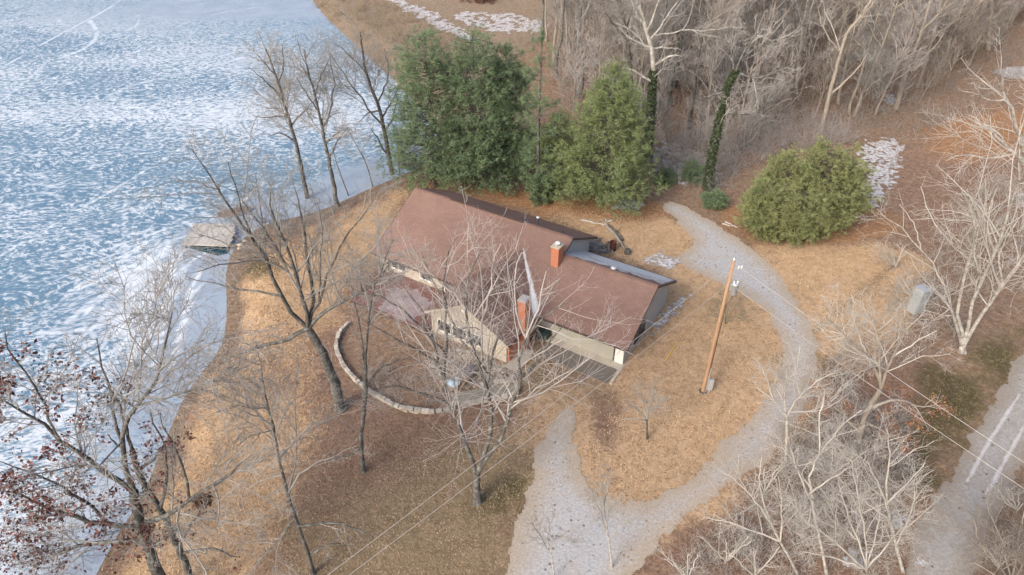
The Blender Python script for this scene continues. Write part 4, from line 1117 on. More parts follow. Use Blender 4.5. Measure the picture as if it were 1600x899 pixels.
hero('small_tree', 'brown stemmed thicket tree in the corner across the road', 'tree', (1585, 925), [(1580, 910)],
     [[(1582, 915), (1560, 880), (1530, 850), (1520, 810)], [(1583, 915), (1575, 870), (1555, 820), (1540, 780)], [(1584, 915), (1590, 860), (1600, 800)], [(1582, 918), (1545, 890), (1512, 880)], [(1584, 912), (1600, 880), (1640, 840)]], .08, BT_, TB, 132, 1.1, .009, sp=(.40, .28, .22), limb_r=.7)
def thicket(px, h, seed, label, lean=(0, 0)):
    rng = np.random.default_rng(seed)
    u, v = px; k = FPX / 52.0
    lm = []
    n = rng.integers(5, 8)
    for i in range(n):
        du = rng.uniform(-1, 1) * h * .75 + lean[0]; dv = h * rng.uniform(.55, 1.05)
        lm.append([(u, v - 3), (u + du * .3 * k, v - dv * .35 * k * .8), (u + (du * .65 + rng.normal(0, .12)) * k, v - dv * .7 * k * .8), (u + du * k, v - dv * k * .8)])
    hero('thicket_tree', label, 'tree', px, [(u, v - 6)], lm, .07, BP, TP, seed, 1.1, .007, sp=(.42, .28, .22), limb_r=.7, group='thicket between drive and road')
for k, (px, h, lb) in enumerate([((1075, 905), 2.6, 'pale thicket stems at the mouth of the drive'), ((1135, 880), 3.0, 'pale thicket clump between drive edge and leaning sapling'), ((1180, 905), 3.2, 'pale thicket stems under the leaning sapling'), ((1330, 815), 3.4, 'pale thicket clump behind the road side stems'),
                                 ((1300, 745), 3.2, 'pale thicket stems below the orange leaved tree'), ((1195, 770), 2.8, 'pale thicket clump on the inside of the drive bend'), ((1420, 770), 2.8, 'pale thicket stems beside the mossy verge'), ((1260, 830), 3.2, 'pale thicket clump amid the tall arching sapling'),
                                 ((1290, 640), 2.8, 'pale thicket stems between the drive and orange leaves'), ((1435, 480), 3.0, 'pale thicket stems beside the grey cabinet'), ((1400, 420), 2.6, 'pale thicket stems at the tan clearing edge'), ((1560, 890), 2.6, 'pale thicket stems across the road'), ((1590, 800), 2.6, 'pale thicket clump at the far road edge')]):
    thicket(px, h, 600 + k, lb)
# wood edge, traced
hero('sycamore_tree', 'white limbed sycamore with dark lower trunk behind the spruce', 'tree', (1010, 257), [(1016, 199), (1019, 135), (1023, 103), (1016, 68), (1007, 39), (998, 10)],
     [[(1016, 70), (985, 62), (968, 42)], [(1018, 70), (1045, 75), (1064, 77)], [(1018, 128), (990, 110), (974, 104)], [(1007, 39), (990, 15), (985, -10)], [(1016, 60), (1040, 30), (1060, 0)], [(1023, 103), (1050, 85), (1065, 88)], [(1012, 50), (1025, 20), (1030, -15)], [(1020, 60), (1070, 46), (1105, 50), (1150, 42)]],
     .40, BP, TP, 140, .8, .014, taper=.4, limb_r=.55, ivy=11, sp=(.8, .42, .32), lk=.036)
hero('ivy_tree', 'leaning tree with trunk wrapped in dark ivy and pale limbs', 'tree', (1108, 296), [(1110, 249), (1124, 192), (1135, 139), (1149, 114)],
     [[(1149, 114), (1160, 85), (1180, 55), (1208, 28)], [(1149, 114), (1190, 125), (1242, 98)], [(1162, 88), (1200, 65), (1242, 58)], [(1149, 114), (1140, 80), (1150, 40)], [(1135, 139), (1110, 150), (1085, 160)], [(1130, 160), (1150, 180), (1190, 178)]],
     .36, BG, TP, 141, .85, .014, taper=.55, limb_r=.6, ivy=14, sp=(.75, .42, .32), lk=.034)
hero('dark_tree', 'dark straight trunk standing behind the spruce top', 'tree', (990, 205), [(986, 142), (984, 92), (976, 43), (968, 0)], [[(980, 70), (960, 40), (945, 20)], [(976, 43), (990, 10), (1000, -20)], [(984, 92), (1000, 60), (1010, 40)], [(968, 5), (955, -20), (950, -40)]], .38, BD, TG, 142, .8, .016, taper=.45, sp=(.8, .42, .32))
for k, (b_, tr_, lb) in enumerate([((1283, 205), [(1297, 143), (1313, 83), (1323, 50), (1345, 25), (1367, -10)], 'pale forked trunk rising above the cedar bush'),
                                   ((1335, 182), [(1350, 140), (1380, 70), (1397, 20), (1410, -20)], 'thin pale leaning trunk beside the forked one'),
                                   ((1400, 170), [(1417, 110), (1440, 50), (1455, -5)], 'thick tan leaning trunk by the small snow patch'),
                                   ((1472, 104), [(1487, 60), (1507, 0), (1520, -40)], 'straight tan trunk at the clearing edge'),
                                   ((1545, 78), [(1548, 30), (1552, -20)], 'tan trunk nearest the snowy track')]):
    u, v = tr_[-2]
    hero('leaning_tree', lb, 'tree', b_, tr_, [[tr_[1], (tr_[1][0] - 30, tr_[1][1] - 40), (tr_[1][0] - 35, tr_[1][1] - 75)], [(u, v), (u + 30, v - 30), (u + 45, v - 60)], [tr_[-2], (u - 15, v - 40), (u - 30, v - 70)], [tr_[0], (tr_[0][0] + 35, tr_[0][1] - 25), (tr_[0][0] + 60, tr_[0][1] - 60)]],
         .30 if k != 1 else .2, BT_, TB if k > 1 else TP, 150 + k, .8, .016, taper=.5, sp=(.8, .42, .32))

# ------------------------------------------------------------------ the wood behind: copies of a few bare trees
def proto_tree(h, r, seed, bark, twig, clear=.35, spread=.5, rmin=.016, dens=1.25, lean=.05):
    rng = np.random.default_rng(seed)
    n = 12
    z = np.linspace(-.3, h, n); wob = np.cumsum(rng.normal(0, .11, (n, 2)), 0) * (h / 16); wob[0] = 0
    ln = rng.normal(0, lean, 2)
    tp = np.stack([wob[:, 0] + ln[0] * z, wob[:, 1] + ln[1] * z, z], 1)
    tr_ = r * (1 - .85 * np.linspace(0, 1, n) ** 1.1); tr_[0] *= 1.35
    e = empty('forest_tree')
    tube_obj('trunk', [(tp, tr_)], 7, bark, e)
    P, R = kids(tp[None], tr_[None], rng, h * (1 - clear) / 15, clear, (28, 62), spread, 8, .12, .03, .6, 1.2, h * .42, .16)
    g = [tubes_geo(list(zip(P, R)), 5)]
    p, q = P, R
    for k in range(3):
        p, q = kids(p, q, rng, (.62, .46, .40)[k] / dens, .15, (28, 68), (.45, .45, .5)[k], (5, 4, 3)[k], .08, rmin * (1.1, 1, .9)[k], .6, (.6, .45, .35)[k], wander=.2, cap=(340, 2000, 5200)[k])
        g.append(tubes_geo(list(zip(p, q)), 3))
    V, Fc = join_geo(g); np_mesh('crown', V, Fc, twig, e, True)
    return e
def copy_tree(root, loc, rz, sc, label=None, tilt=(0, 0)):
    r = root.copy(); COL.objects.link(r); r.location = loc; r.rotation_euler = (tilt[0], tilt[1], rz); r.scale = (sc, sc, sc)
    if label: r['label'] = label
    for ch in root.children:
        c = ch.copy(); COL.objects.link(c); c.parent = r
    return r
protos = [proto_tree(17, .25, 1, BT_, TB), proto_tree(15, .20, 2, BT_, TB, .45), proto_tree(19, .32, 3, BG, TG, .4), proto_tree(16, .24, 4, BP, TP, .4, .45, dens=.8), proto_tree(13, .16, 5, BT_, TK, .35), proto_tree(18, .28, 6, BD, TB, .42), proto_tree(11, .13, 7, BT_, TK, .25, .5)]
plab = ['tan barked bare tree with brown twigs in the wood', 'slim tan bare tree with high crown in the wood', 'tall grey barked bare tree in the wood', 'pale barked bare tree in the wood', 'thin pinkish twigged bare tree in the wood', 'dark barked bare tree in the wood', 'short bushy pinkish bare tree in the wood']
for p, l in zip(protos, plab): tag(p, l, 'tree', 'bare trees of the wood behind the house')
wood_poly = np.array([gp(u, v)[:2] for u, v in [(800, 60), (850, 130), (900, 190), (975, 235), (1060, 215), (1150, 235), (1260, 190), (1345, 195), (1420, 160), (1500, 105), (1600, 70), (1700, 40)]] + [(150, 150), (140, 215), (18, 225), (10, 150)])
rng = np.random.default_rng(77)
cnt = 0; placed = []; used_p = set()
tries = 0
while cnt < 285 and tries < 20000:
    tries += 1
    x = rng.uniform(5, 130); y = rng.uniform(60, 175)
    if not inside(np.array([x]), np.array([y]), wood_poly)[0]: continue
    if abs(x) > y * .80 + 14: continue
    if y > 140 and rng.random() < .4: continue
    if any((x - a) ** 2 + (y - b) ** 2 < 2.3 ** 2 for a, b in placed): continue
    placed.append((x, y))
    right = x / y > .35
    k = rng.choice(7, p=[.24, .2, .06, .18, .14, .04, .14] if right else [.12, .10, .22, .06, .24, .12, .14])
    loc = (x, y, h1(x, y)); rz = rng.uniform(0, 6.28); sc = rng.uniform(.78, 1.18)
    tl = (rng.normal(0, .03), rng.normal(.07 if right else 0, .04))
    if k not in used_p:
        used_p.add(k); o = protos[k]; o.location = loc; o.rotation_euler = (tl[0], tl[1], rz); o.scale = (sc, sc, sc)
    else: copy_tree(protos[k], loc, rz, sc, None, tl)
    cnt += 1

saps = [proto_tree(8.5, .065, 11, BT_, TB, .12, .55, .012, 1.2, .10), proto_tree(7, .055, 12, BT_, TK, .08, .6, .012, 1.2, .12), proto_tree(9.5, .075, 13, BG, TG, .15, .5, .012, 1.2, .10)]
slab_ = ['thin brown stemmed sapling in the wood', 'low branching pinkish sapling at the wood edge', 'thin grey stemmed sapling in the wood']
for p, l in zip(saps, slab_): p.name = 'wood_sapling'; tag(p, l, 'tree', 'saplings of the wood behind the house')
sap_poly = np.vstack([[gp(u, v)[:2] for u, v in [(830, 110), (900, 215), (985, 255), (1060, 275), (1140, 285), (1180, 225), (1290, 205), (1350, 212), (1420, 190), (1480, 145), (1540, 100), (1640, 70)]], [(120, 125), (20, 130)]])
rng = np.random.default_rng(79); used_p = set(); cnt = 0; tries = 0; sp_ = []
while cnt < 270 and tries < 20000:
    tries += 1
    x = rng.uniform(5, 100); y = 60 + 75 * rng.random() ** 1.3
    if not inside(np.array([x]), np.array([y]), sap_poly)[0] or abs(x) > y * .80 + 6: continue
    if any((x - a) ** 2 + (y - b) ** 2 < 1.3 ** 2 for a, b in sp_): continue
    sp_.append((x, y))
    right = x / y > .4
    k = rng.choice(3, p=[.6, .2, .2] if right else [.25, .5, .25])
    loc = (x, y, h1(x, y) - .05); rz = rng.uniform(0, 6.28); sc = rng.uniform(.55, 1.2); tl = (rng.normal(0, .1), rng.normal(.12 if right else 0, .1))
    if k not in used_p:
        used_p.add(k); o = saps[k]; o.location = loc; o.rotation_euler = (tl[0], tl[1], rz); o.scale = (sc, sc, sc)
    else: copy_tree(saps[k], loc, rz, sc, None, tl)
    cnt += 1
# ------------------------------------------------------------------ undergrowth (uncountable): stems and brush
def brush(name, label, poly, n, hr, mat, seed, stems=9, rr=.014, lean=.45, world=False, sub=3):
    rng = np.random.default_rng(seed)
    P = np.asarray(poly) if world else W(poly)
    x0, y0 = P.min(0); x1, y1 = P.max(0)
    pts = []
    while len(pts) < n:
        c = rng.uniform((x0, y0), (x1, y1), (n * 3, 2))
        c = c[inside(c[:, 0], c[:, 1], P)]
        pts = c if len(pts) == 0 else np.vstack([pts, c])
    pts = pts[:n]; zz = hz(pts[:, 0], pts[:, 1])
    b = np.repeat(np.column_stack([pts, zz - .05]), stems, 0); C = len(b)
    hh = np.repeat(rng.uniform(hr[0], hr[1], n), stems) * rng.uniform(.5, 1.1, C)
    d = np.column_stack([rng.normal(0, lean, (C, 2)), np.ones(C)]); d /= np.linalg.norm(d, axis=1, keepdims=True)
    b[:, :2] += rng.normal(0, .12, (C, 2))
    N = 4; sub = sub * .52; p = b; P3 = [p]; st = (hh / (N - 1))[:, None]
    for k in range(N - 1):
        p = p + d * st; P3.append(p); d = d + rng.normal(0, .30, (C, 3)); d[:, 2] += .10; d /= np.linalg.norm(d, axis=1, keepdims=True)
    P3 = np.stack(P3, 1); R3 = np.repeat(np.linspace(rr, rr * .5, N)[None], C, 0) * (hh[:, None] / hr[1] * .6 + .5)
    g = [tubes_geo(list(zip(P3, R3)), 3)]
    q, w = kids(P3, R3, rng, np.mean(hh) / sub, .2, (30, 85), .6, 3, .03, rr * .55, .7, .25, wander=.45)
    if len(q): g.append(tubes_geo(list(zip(q, w)), 3))
    V, Fc = join_geo(g)
    o = np_mesh(name, V, Fc, mat, None, True); tag(o, label, 'brush', kind='stuff')
wp = wood_poly.copy(); wp = wp[:12]; near_wood = np.vstack([wp, [(120, 120), (60, 140), (15, 140)]])
brush('undergrowth', 'brown brush and saplings filling the wood floor', near_wood, 850, (.8, 3.6), TB, 401, 5, .022, .45, True, 5)
brush('undergrowth', 'pinkish tangled brush at the wood edge behind the spruce and cedar', [(985, 235), (1060, 215), (1180, 190), (1290, 190), (1350, 225), (1200, 250), (1130, 285), (1060, 270), (1000, 270)], 330, (1.2, 4.2), TK, 402, 7, .014, .6, False, 5)
brush('undergrowth', 'thin brown brush beside the snow patch and pale trunks', [(1290, 185), (1420, 170), (1520, 110), (1600, 80), (1600, 130), (1500, 190), (1420, 225), (1340, 225)], 220, (.8, 3.0), TB, 412, 6, .014, .5, False, 5)
brush('undergrowth', 'grey thicket with snow behind the spruce', [(990, 245), (1060, 240), (1150, 255), (1150, 300), (1090, 305), (1010, 285)], 110, (.8, 2.8), TG, 413, 8, .012, .6, False, 5)
brush('undergrowth', 'grey brush tangle between drive and road', [(1120, 830), (1180, 760), (1240, 700), (1310, 640), (1400, 640), (1420, 740), (1390, 850), (1370, 950), (1050, 950), (1060, 870)], 420, (.7, 2.4), TP, 403, 8, .010, .55, False, 5)
brush('undergrowth', 'pale brush under the big sycamore', [(1320, 500), (1420, 430), (1480, 330), (1560, 280), (1640, 330), (1560, 480), (1470, 560), (1380, 600), (1310, 580)], 240, (.8, 2.4), TP, 404, 7, .011, .5, False, 5)
brush('undergrowth', 'red brown brush across the road', [(1500, 950), (1540, 850), (1600, 740), (1700, 640), (1800, 800), (1700, 950)], 230, (.8, 2.2), TB, 405, 8, .011, .5, False, 5)
brush('undergrowth', 'low weeds along the lake bank', [(640, 272), (600, 287), (540, 315), (470, 340), (400, 362), (372, 385), (356, 425), (358, 500), (348, 545), (322, 582), (330, 575), (362, 500), (366, 430), (400, 385), (480, 350), (560, 318), (640, 285)], 260, (.3, .9), TB, 406, 6, .010, .6, False, 3)
brush('undergrowth', 'straw coloured scrub on the far bank', [(490, 5), (530, 45), (590, 100), (640, 145), (700, 150), (760, 90), (700, 50), (620, 10), (560, -20), (480, -20)], 500, (.8, 2.2), simple('scrub', (.33, .27, .19), (.21, .165, .115), .3, .9), 407, 6, .022, .5, False, 3)
brush('undergrowth', 'dark red bramble clump at the far field edge', [(700, 0), (760, 5), (780, 18), (720, 12)], 70, (1.2, 2.6), simple('bramble', (.16, .075, .06), (.10, .05, .04), .5, .9), 408, 9, .03, .5, False, 4)
brush('undergrowth', 'grey twiggy brush on the terrace below the maple', [(560, 560), (620, 570), (690, 600), (690, 640), (620, 640), (575, 605)], 60, (.4, 1.1), TK, 409, 8, .009, .6, False, 4)
brush('undergrowth', 'dry stalks beside the brush and the drive bend', [(1180, 700), (1250, 640), (1300, 560), (1340, 560), (1330, 640), (1250, 720)], 130, (.5, 1.5), TP, 410, 6, .009, .5, False, 4)

# ------------------------------------------------------------------ evergreens
def needles(c, d, n, ln, wd, rng, spread=.75):
    """n thin blades at every centre c leaning along d"""
    C = np.repeat(c, n, 0); D = np.repeat(d, n, 0)
    a = D + rng.normal(0, spread, D.shape); a /= np.linalg.norm(a, axis=1, keepdims=True)
    b = np.cross(a, rng.normal(size=a.shape)); b /= np.linalg.norm(b, axis=1, keepdims=True) + 1e-9
    L_ = (ln * rng.uniform(.6, 1.25, len(C)))[:, None]
    C = C + rng.normal(0, ln * .22, C.shape)
    V = np.stack([C - b * wd / 2, C + b * wd / 2, C + a * L_], 1).reshape(-1, 3)
    return V, np.arange(len(V)).reshape(-1, 3)
def conifer(name, label, base, h, rad, seed, mat, bark, prof, whorls=34, per=8, z0=.07, droop=-.05, ln=.42, wd=.055, nb=12, sub=10, loc=None, gap=.12, tipup=.25, group=None, stems=((0, 0, 1, 1),), lopa=(.72, .56)):
    rng = np.random.default_rng(seed)
    e = empty(name, base); tag(e, label, 'tree', group)
    zz = np.linspace(0, h, 9); wob = np.cumsum(rng.normal(0, .05, (9, 2)), 0); wob[0] = 0
    tp = np.column_stack([wob, zz]); tp[0, 2] = -.3
    tube_obj('trunk', [(tp, np.linspace(.022 * h * .55 + .05, .03, 9))], 8, bark, e)
    BPs = []; cs = []; ds = []
    lop = fbm(np.arange(64) * .35, np.zeros(64), seed, 3)
    for w, (sx, sy, sh, sr) in [(w, s) for s in stems for w in range(whorls)]:
        f = z0 + (1 - z0) * (w + rng.uniform(-.3, .3)) / whorls
        f = min(max(f, z0), .985)
        c0 = np.array([np.interp(f * h, zz, tp[:, 0]) + sx * min(1, f * 3 + .3), np.interp(f * h, zz, tp[:, 1]) + sy * min(1, f * 3 + .3), f * h * sh])
        for k in range(per if f < .85 else max(4, per // 2)):
            if rng.random() < gap: continue
            an = rng.uniform(0, 6.283)
            lv = lop[int(an / 6.283 * 31) + int(f * 30) % 30]
            L_ = rad * sr * prof(f) * rng.uniform(.68, 1.12) * (lopa[0] + lopa[1] * lv)
            d0 = np.array([math.cos(an), math.sin(an), droop + .35 * f + rng.normal(0, .08)])
            n = 6; t = np.linspace(0, 1, n)[:, None]
            P = c0 + d0 * L_ * t + np.array([0, 0, 1]) * (tipup * L_ * .35 * t ** 2) + np.vstack([[0, 0, 0], np.cumsum(rng.normal(0, .04, (n - 1, 3)), 0) * L_ * .2])
            BPs.append((P, np.linspace(.03 * L_ / 3 + .012, .008, n)))
            m = max(3, int(sub * L_ / rad * 1.25))
            tt = rng.uniform(.28, 1.0, m) ** .8
            q = np.stack([np.interp(tt * (n - 1), np.arange(n), P[:, i]) for i in range(3)], 1)
            side = np.array([-d0[1], d0[0], 0])
            off = rng.normal(0, .17, (m, 1)) * L_ * (1.15 - tt[:, None]) * 1.6
            q = q + side * off + np.array([0, 0, 1]) * rng.normal(0, .06 * rad, (m, 1))
            dd = d0 / np.linalg.norm(d0) * .8 + side * np.sign(off) * .45 + np.array([0, 0, .25])
            cs.append(q); ds.append(dd)
    V, Fc = tubes_geo(BPs, 4); np_mesh('branches', V, Fc, bark, e, True)
    c = np.vstack(cs); d = np.vstack(ds)
    top = np.column_stack([np.full(14, tp[-1, 0]), np.full(14, tp[-1, 1]), np.linspace(h * .93, h, 14)])
    c = np.vstack([c, top]); d = np.vstack([d, np.tile([0, 0, 1.], (14, 1))])
    V, Fc = needles(c, d, nb, ln, wd, rng); np_mesh('foliage', V, Fc, mat, e)
    return e
def tree_h(bpx, top):
    b = gt(*bpx); p = at(top[0], top[1], b[1]); return b, p[2] - b[2]
pine_prof = lambda f: (max(0.0, 1 - f) ** .50) * (.80 + .25 * math.sin(min(f, .5) * 3.1)) + .05
cone_prof = lambda f: (max(0.0, 1 - f) ** .68) * 1.02 + .04
round_prof = lambda f: math.sqrt(max(0.02, 1 - (max(f, 0) * 1.02 - .28) ** 2 / .56)) * (.92 if f < .1 else 1)
for (bpx, top, rd, sd, nm, lb, mat, pf, kw_) in [
    ((680, 291), (668, 52), 5.6, 501, 'pine_tree', 'broad dark pine closest to the frozen lake', M['pine'], pine_prof, dict(whorls=44, per=10, sub=12)),
    ((748, 293), (728, 50), 5.6, 502, 'pine_tree', 'dark pine second from the lake behind the roof ridge', M['pine'], pine_prof, dict(whorls=42, per=10, sub=12)),
    ((790, 285), (778, 70), 4.4, 503, 'pine_tree', 'dark pine squeezed between the roof ridge and the gaunt pine', M['pine'], pine_prof, dict(whorls=38, per=9, sub=11)),
    ((838, 312), (820, 48), 3.0, 504, 'pine_tree', 'gaunt thin pine with bare grey trunk showing through', M['pine'], lambda f: pine_prof(f) * (.55 + .5 * abs(math.sin(f * 9))), dict(whorls=24, per=6, sub=8, gap=.4)),
    ((938, 318), (930, 98), 6.0, 505, 'spruce_tree', 'bushy yellow green spruce behind the brick chimney', M['spruce'], cone_prof, dict(whorls=46, per=11, sub=13, z0=.10)),
    ((866, 300), (872, 180), 3.0, 506, 'pine_tree', 'short pine filling the gap before the yellow green spruce', M['spruce'], pine_prof, dict(whorls=26, per=8, sub=9)),
    ]:
    b_, hh = tree_h(bpx, top)
    conifer(nm, lb, b_, hh, rd, sd, mat, BG if sd == 504 else BD, pf, **kw_)
b_, hh = tree_h((1248, 372), (1256, 206))
conifer('cedar_tree', 'wide rounded yellow green cedar bush at the drive bend', b_ + (0, 1.6, 0), 9.2, 5.6, 511, M['cedar'], BD, round_prof, whorls=24, per=11, lopa=(.32, 1.25), stems=((1.2, 0, 1, .78), (-3.8, -.8, .58, .62), (3.6, 0, .78, .60), (-1.0, -2.0, .6, .66), (-1.6, 1.8, .8, .62)), z0=.04, ln=.32, wd=.05, nb=17, sub=16, gap=.08)
for k, (px, h_, r_, lb, mt) in enumerate([((1112, 322), 1.5, 1.3, 'low dark green juniper beside the cedar bush', M['pine']), ((845, 318), 3.2, 1.2, 'small dark green yew against the back of the house', M['pine']), ((1085, 282), 2.0, 1.4, 'dark evergreen shrub at the foot of the ivy tree', M['pine']), ((1040, 285), 1.4, 1.2, 'low evergreen shrub among the snow behind the spruce', M['pine'])]):
    conifer('evergreen_shrub', lb, gt(*px), h_, r_, 520 + k, mt, BD, round_prof, whorls=14, per=9, z0=.05, ln=.28, wd=.05, nb=8, sub=7)
#NEXT
# ------------------------------------------------------------------ utility pole and wires
M['pole_wood'] = simple('pole_wood', (.41, .26, .155), (.29, .18, .105), 1.5, .85, .3, 14, stretch=(4, 4, .5))
pb = gt(1098, 612)
up_ = empty('utility_pole', pb); tag(up_, 'orange brown wooden utility pole with grey transformer on the lawn', 'utility pole')
PH = at(1146, 408, pb[1])[2] - pb[2]
lathe('pole', [(.155, -.4), (.15, 0), (.132, PH * .4), (.10, PH), (.0, PH + .02)], M['pole_wood'], up_, n=16)
tz = at(1149, 450, pb[1])[2] - pb[2]
tk = lathe('transformer', [(.20, -.42), (.22, -.40), (.22, .36), (.235, .37), (.235, .42), (.12, .47), (0, .48)], M['galv'], up_, (.42, -.12, tz), 18)
for a in (-.11, .11): lathe('bushing', [(.035, 0), (.055, .05), (.035, .09), (.055, .13), (.03, .2), (0, .21)], M['white_paint'], tk, (.42 + a, -.12, tz + .44), 10)
box('bracket', (.24, -.07, tz + .1), (.22, .08, .5), M['galv'], up_)
lathe('insulator', [(.04, 0), (.07, .06), (.045, .1), (.07, .15), (.03, .22), (0, .23)], M['white_paint'], up_, (0, 0, PH + .01), 12)
strip('cutout_arm', (0, 0, PH - .55), (.6, -.05, PH - .5), .06, .06, M['galv'], up_)
for a in (.38, .56): lathe('cutout', [(.03, -.1), (.05, -.05), (.03, 0), (.05, .06), (.03, .16), (0, .17)], M['white_paint'], up_, (a, -.05, PH - .48), 10)
tube_obj('lead_wire', [(np.array([(.42, -.12, tz - .42), (.40, -.1, tz - .9), (.22, -.06, tz - 1.3), (.17, -.04, tz - 1.5), (.16, -.03, 1.6)]), np.full(5, .022))], 6, M['trim_brown'], up_)
tube_obj('conduit', [(np.array([(.185, -.08, -.1), (.18, -.08, 2.4)]), np.full(2, .04))], 8, M['galv'], up_)
box('meter_box', (.42, -.05, .75), (.36, .22, .95), M['galv'], up_, bevel=.03); box('meter_leg', (.42, -.05, .13), (.10, .10, .5), M['galv'], up_)
lathe('ground_collar', [(.30, -.1), (.28, .04), (.2, .1), (0, .1)], M['bark_dark'], up_, n=14)
M['wire'] = simple('wire', (.44, .42, .40), (.36, .35, .34), 4, .5)
def wire(label, a, b, sag, r=.014):
    n = 26; t = np.linspace(0, 1, n)[:, None]
    P = a * (1 - t) + b * t; P[:, 2] -= (sag * 4 * t * (1 - t))[:, 0]
    o = tube_obj('power_line', [(P, np.full(n, r))], 5, M['wire'])
    tag(o, label, 'power line', 'power lines meeting at the pole')
ptop = pb + np.array((0, 0, PH)); tr_w = pb + np.array((.3, -.2, tz + .25))
wire('upper power line from pole top across the lawn toward the lake bank', ptop + (0, -.05, .05), gp(430, 960, 9.0), .25)
wire('lower power line from the transformer across the lawn toward the lake bank', tr_w + (-.3, 0, .3), gp(460, 962, 8.2), .25)
wire('upper power line from pole top toward the gravel road', ptop + (0, -.05, -.1), gp(1720, 800, 9.0), .25)
wire('lower power line from the transformer toward the gravel road', tr_w, gp(1720, 842, 8.2), .25)
gs = empty('marker_rod', gt(1041, 563)); tag(gs, 'thin yellow rod lying on the lawn beside the garage', 'rod')
e_ = gt(1057, 537) - gt(1041, 563)
tube_obj('rod', [(np.array([(0, 0, .06), tuple(e_ * .5 + (0, 0, .09)), tuple(e_ + (0, 0, .08))]), np.full(3, .035))], 8, simple('yellow', (.75, .52, .05), (.62, .42, .05), 3, .5), gs)

# ------------------------------------------------------------------ dock
dc = [gp(u, v, LAKE_Z + .55)[:2] for u, v in [(286, 381), (357, 384), (367, 366), (366, 350), (304, 350)]]
D = empty('dock', (0, 0, 0)); tag(D, 'grey plank dock reaching from the bank over the ice', 'dock')
a, b_, c, d_, f_ = [np.array(p) for p in dc]
D.location = ((a + c)[0] / 2, (a + c)[1] / 2, LAKE_Z)
o0 = np.array(D.location[:2])
ux = (b_ - a) / np.linalg.norm(b_ - a); vy = np.array((-ux[1], ux[0]))
P5 = [np.array((((p - o0) @ ux), ((p - o0) @ vy))) for p in (a, b_, c, d_, f_)]
poly5 = np.array(P5)
D.rotation_euler = (0, 0, math.atan2(ux[1], ux[0]))
x0, x1 = poly5[:, 0].min(), poly5[:, 0].max()
pw = .24
k = 0
x = x0
while x < x1 - .05:
    xm = min(x + pw / 2, x1 - .02)
    ys = []
    for i in range(5):
        p, q = poly5[i], poly5[(i + 1) % 5]
        if (p[0] - xm) * (q[0] - xm) <= 0 and abs(p[0] - q[0]) > 1e-6: ys.append(p[1] + (q[1] - p[1]) * (xm - p[0]) / (q[0] - p[0]))
    if len(ys) >= 2 and max(ys) - min(ys) > .2:
        box('plank', (x + pw / 2, (max(ys) + min(ys)) / 2, .55), (pw - .02, max(ys) - min(ys), .05), M['wood_grey'], D)
    x += pw; k += 1
for p in P5: lathe('post', [(.07, -.6), (.07, .5), (0, .51)], M['bark_dark'], D, (p[0] * .93, p[1] * .93, 0), 10)
strip('beam', (P5[0][0] + .05, P5[0][1] + .06, .46), (P5[1][0] - .05, P5[1][1] + .06, .46), .08, .16, M['wood_grey'], D)
# covered boat drawn up behind the dock
bt = empty('covered_boat', gp(368, 334, LAKE_Z)); bt.scale = (.85, .85, .7); tag(bt, 'small boat under a brown cover on the ice behind the dock', 'boat')
bt.rotation_euler = (0, 0, math.radians(28))
V = []; Fc = []
st = [(-2.0, .55, .35), (-1.4, .85, .62), (-.4, .95, .85), (.6, .9, .8), (1.5, .55, .62), (2.1, .06, .5)]
for x, w, h_ in st: V += [(x, -w * .75, .05), (x, -w, .42), (x, -w * .5, h_ * .85), (x, 0, h_), (x, w * .5, h_ * .85), (x, w, .42), (x, w * .75, .05)]
for i in range(len(st) - 1):
    for j in range(6): Fc.append((i * 7 + j, i * 7 + j + 1, (i + 1) * 7 + j + 1, (i + 1) * 7 + j))
Fc += [tuple(range(6, -1, -1)), tuple(range((len(st) - 1) * 7, len(st) * 7))]
cov = mesh_obj('cover', V, Fc, simple('brown_tarp', (.17, .115, .10), (.12, .08, .07), 1.5, .7, .4, 6), bt)
mesh_obj('hull', [(v[0] * 1.02, v[1] * 1.03, min(v[2], .40) - (.0 if v[2] > .3 else .06)) for v in V], Fc, M['galv'], bt)
# rocks at the landing
def rock_geo(rng, s, n=2):
    bm = bmesh.new(); bmesh.ops.create_icosphere(bm, subdivisions=1, radius=1)
    V = np.array([v.co[:] for v in bm.verts]); Fq = np.array([[v.index for v in f.verts] for f in bm.faces]); bm.free()
    V = V * (1 + rng.normal(0, .16, (len(V), 1))) * np.array(s)
    return V, Fq
M['stone_pale'] = simple('stone_pale', (.48, .445, .39), (.31, .28, .24), 3, .9, .4, 10, objvar=.25)
M['stone_grey'] = simple('stone_grey', (.34, .30, .26), (.22, .195, .165), 3, .9, .4, 10, objvar=.15)
rng = np.random.default_rng(9)
for k, (u, v, s) in enumerate([(362, 380, .55), (370, 376, .5), (366, 386, .4), (376, 383, .38), (374, 390, .28), (383, 378, .32)]):
    V, Fq = rock_geo(rng, (s, s * .8, s * .55)); p = gt(u, v)
    o = mesh_obj('boulder', V, Fq, M['stone_pale'], None); o.location = p + (0, 0, s * .2); o.rotation_euler = (0, 0, rng.uniform(0, 6))
    tag(o, 'pale boulder at the shore end of the dock', 'rock', 'boulders at the dock')

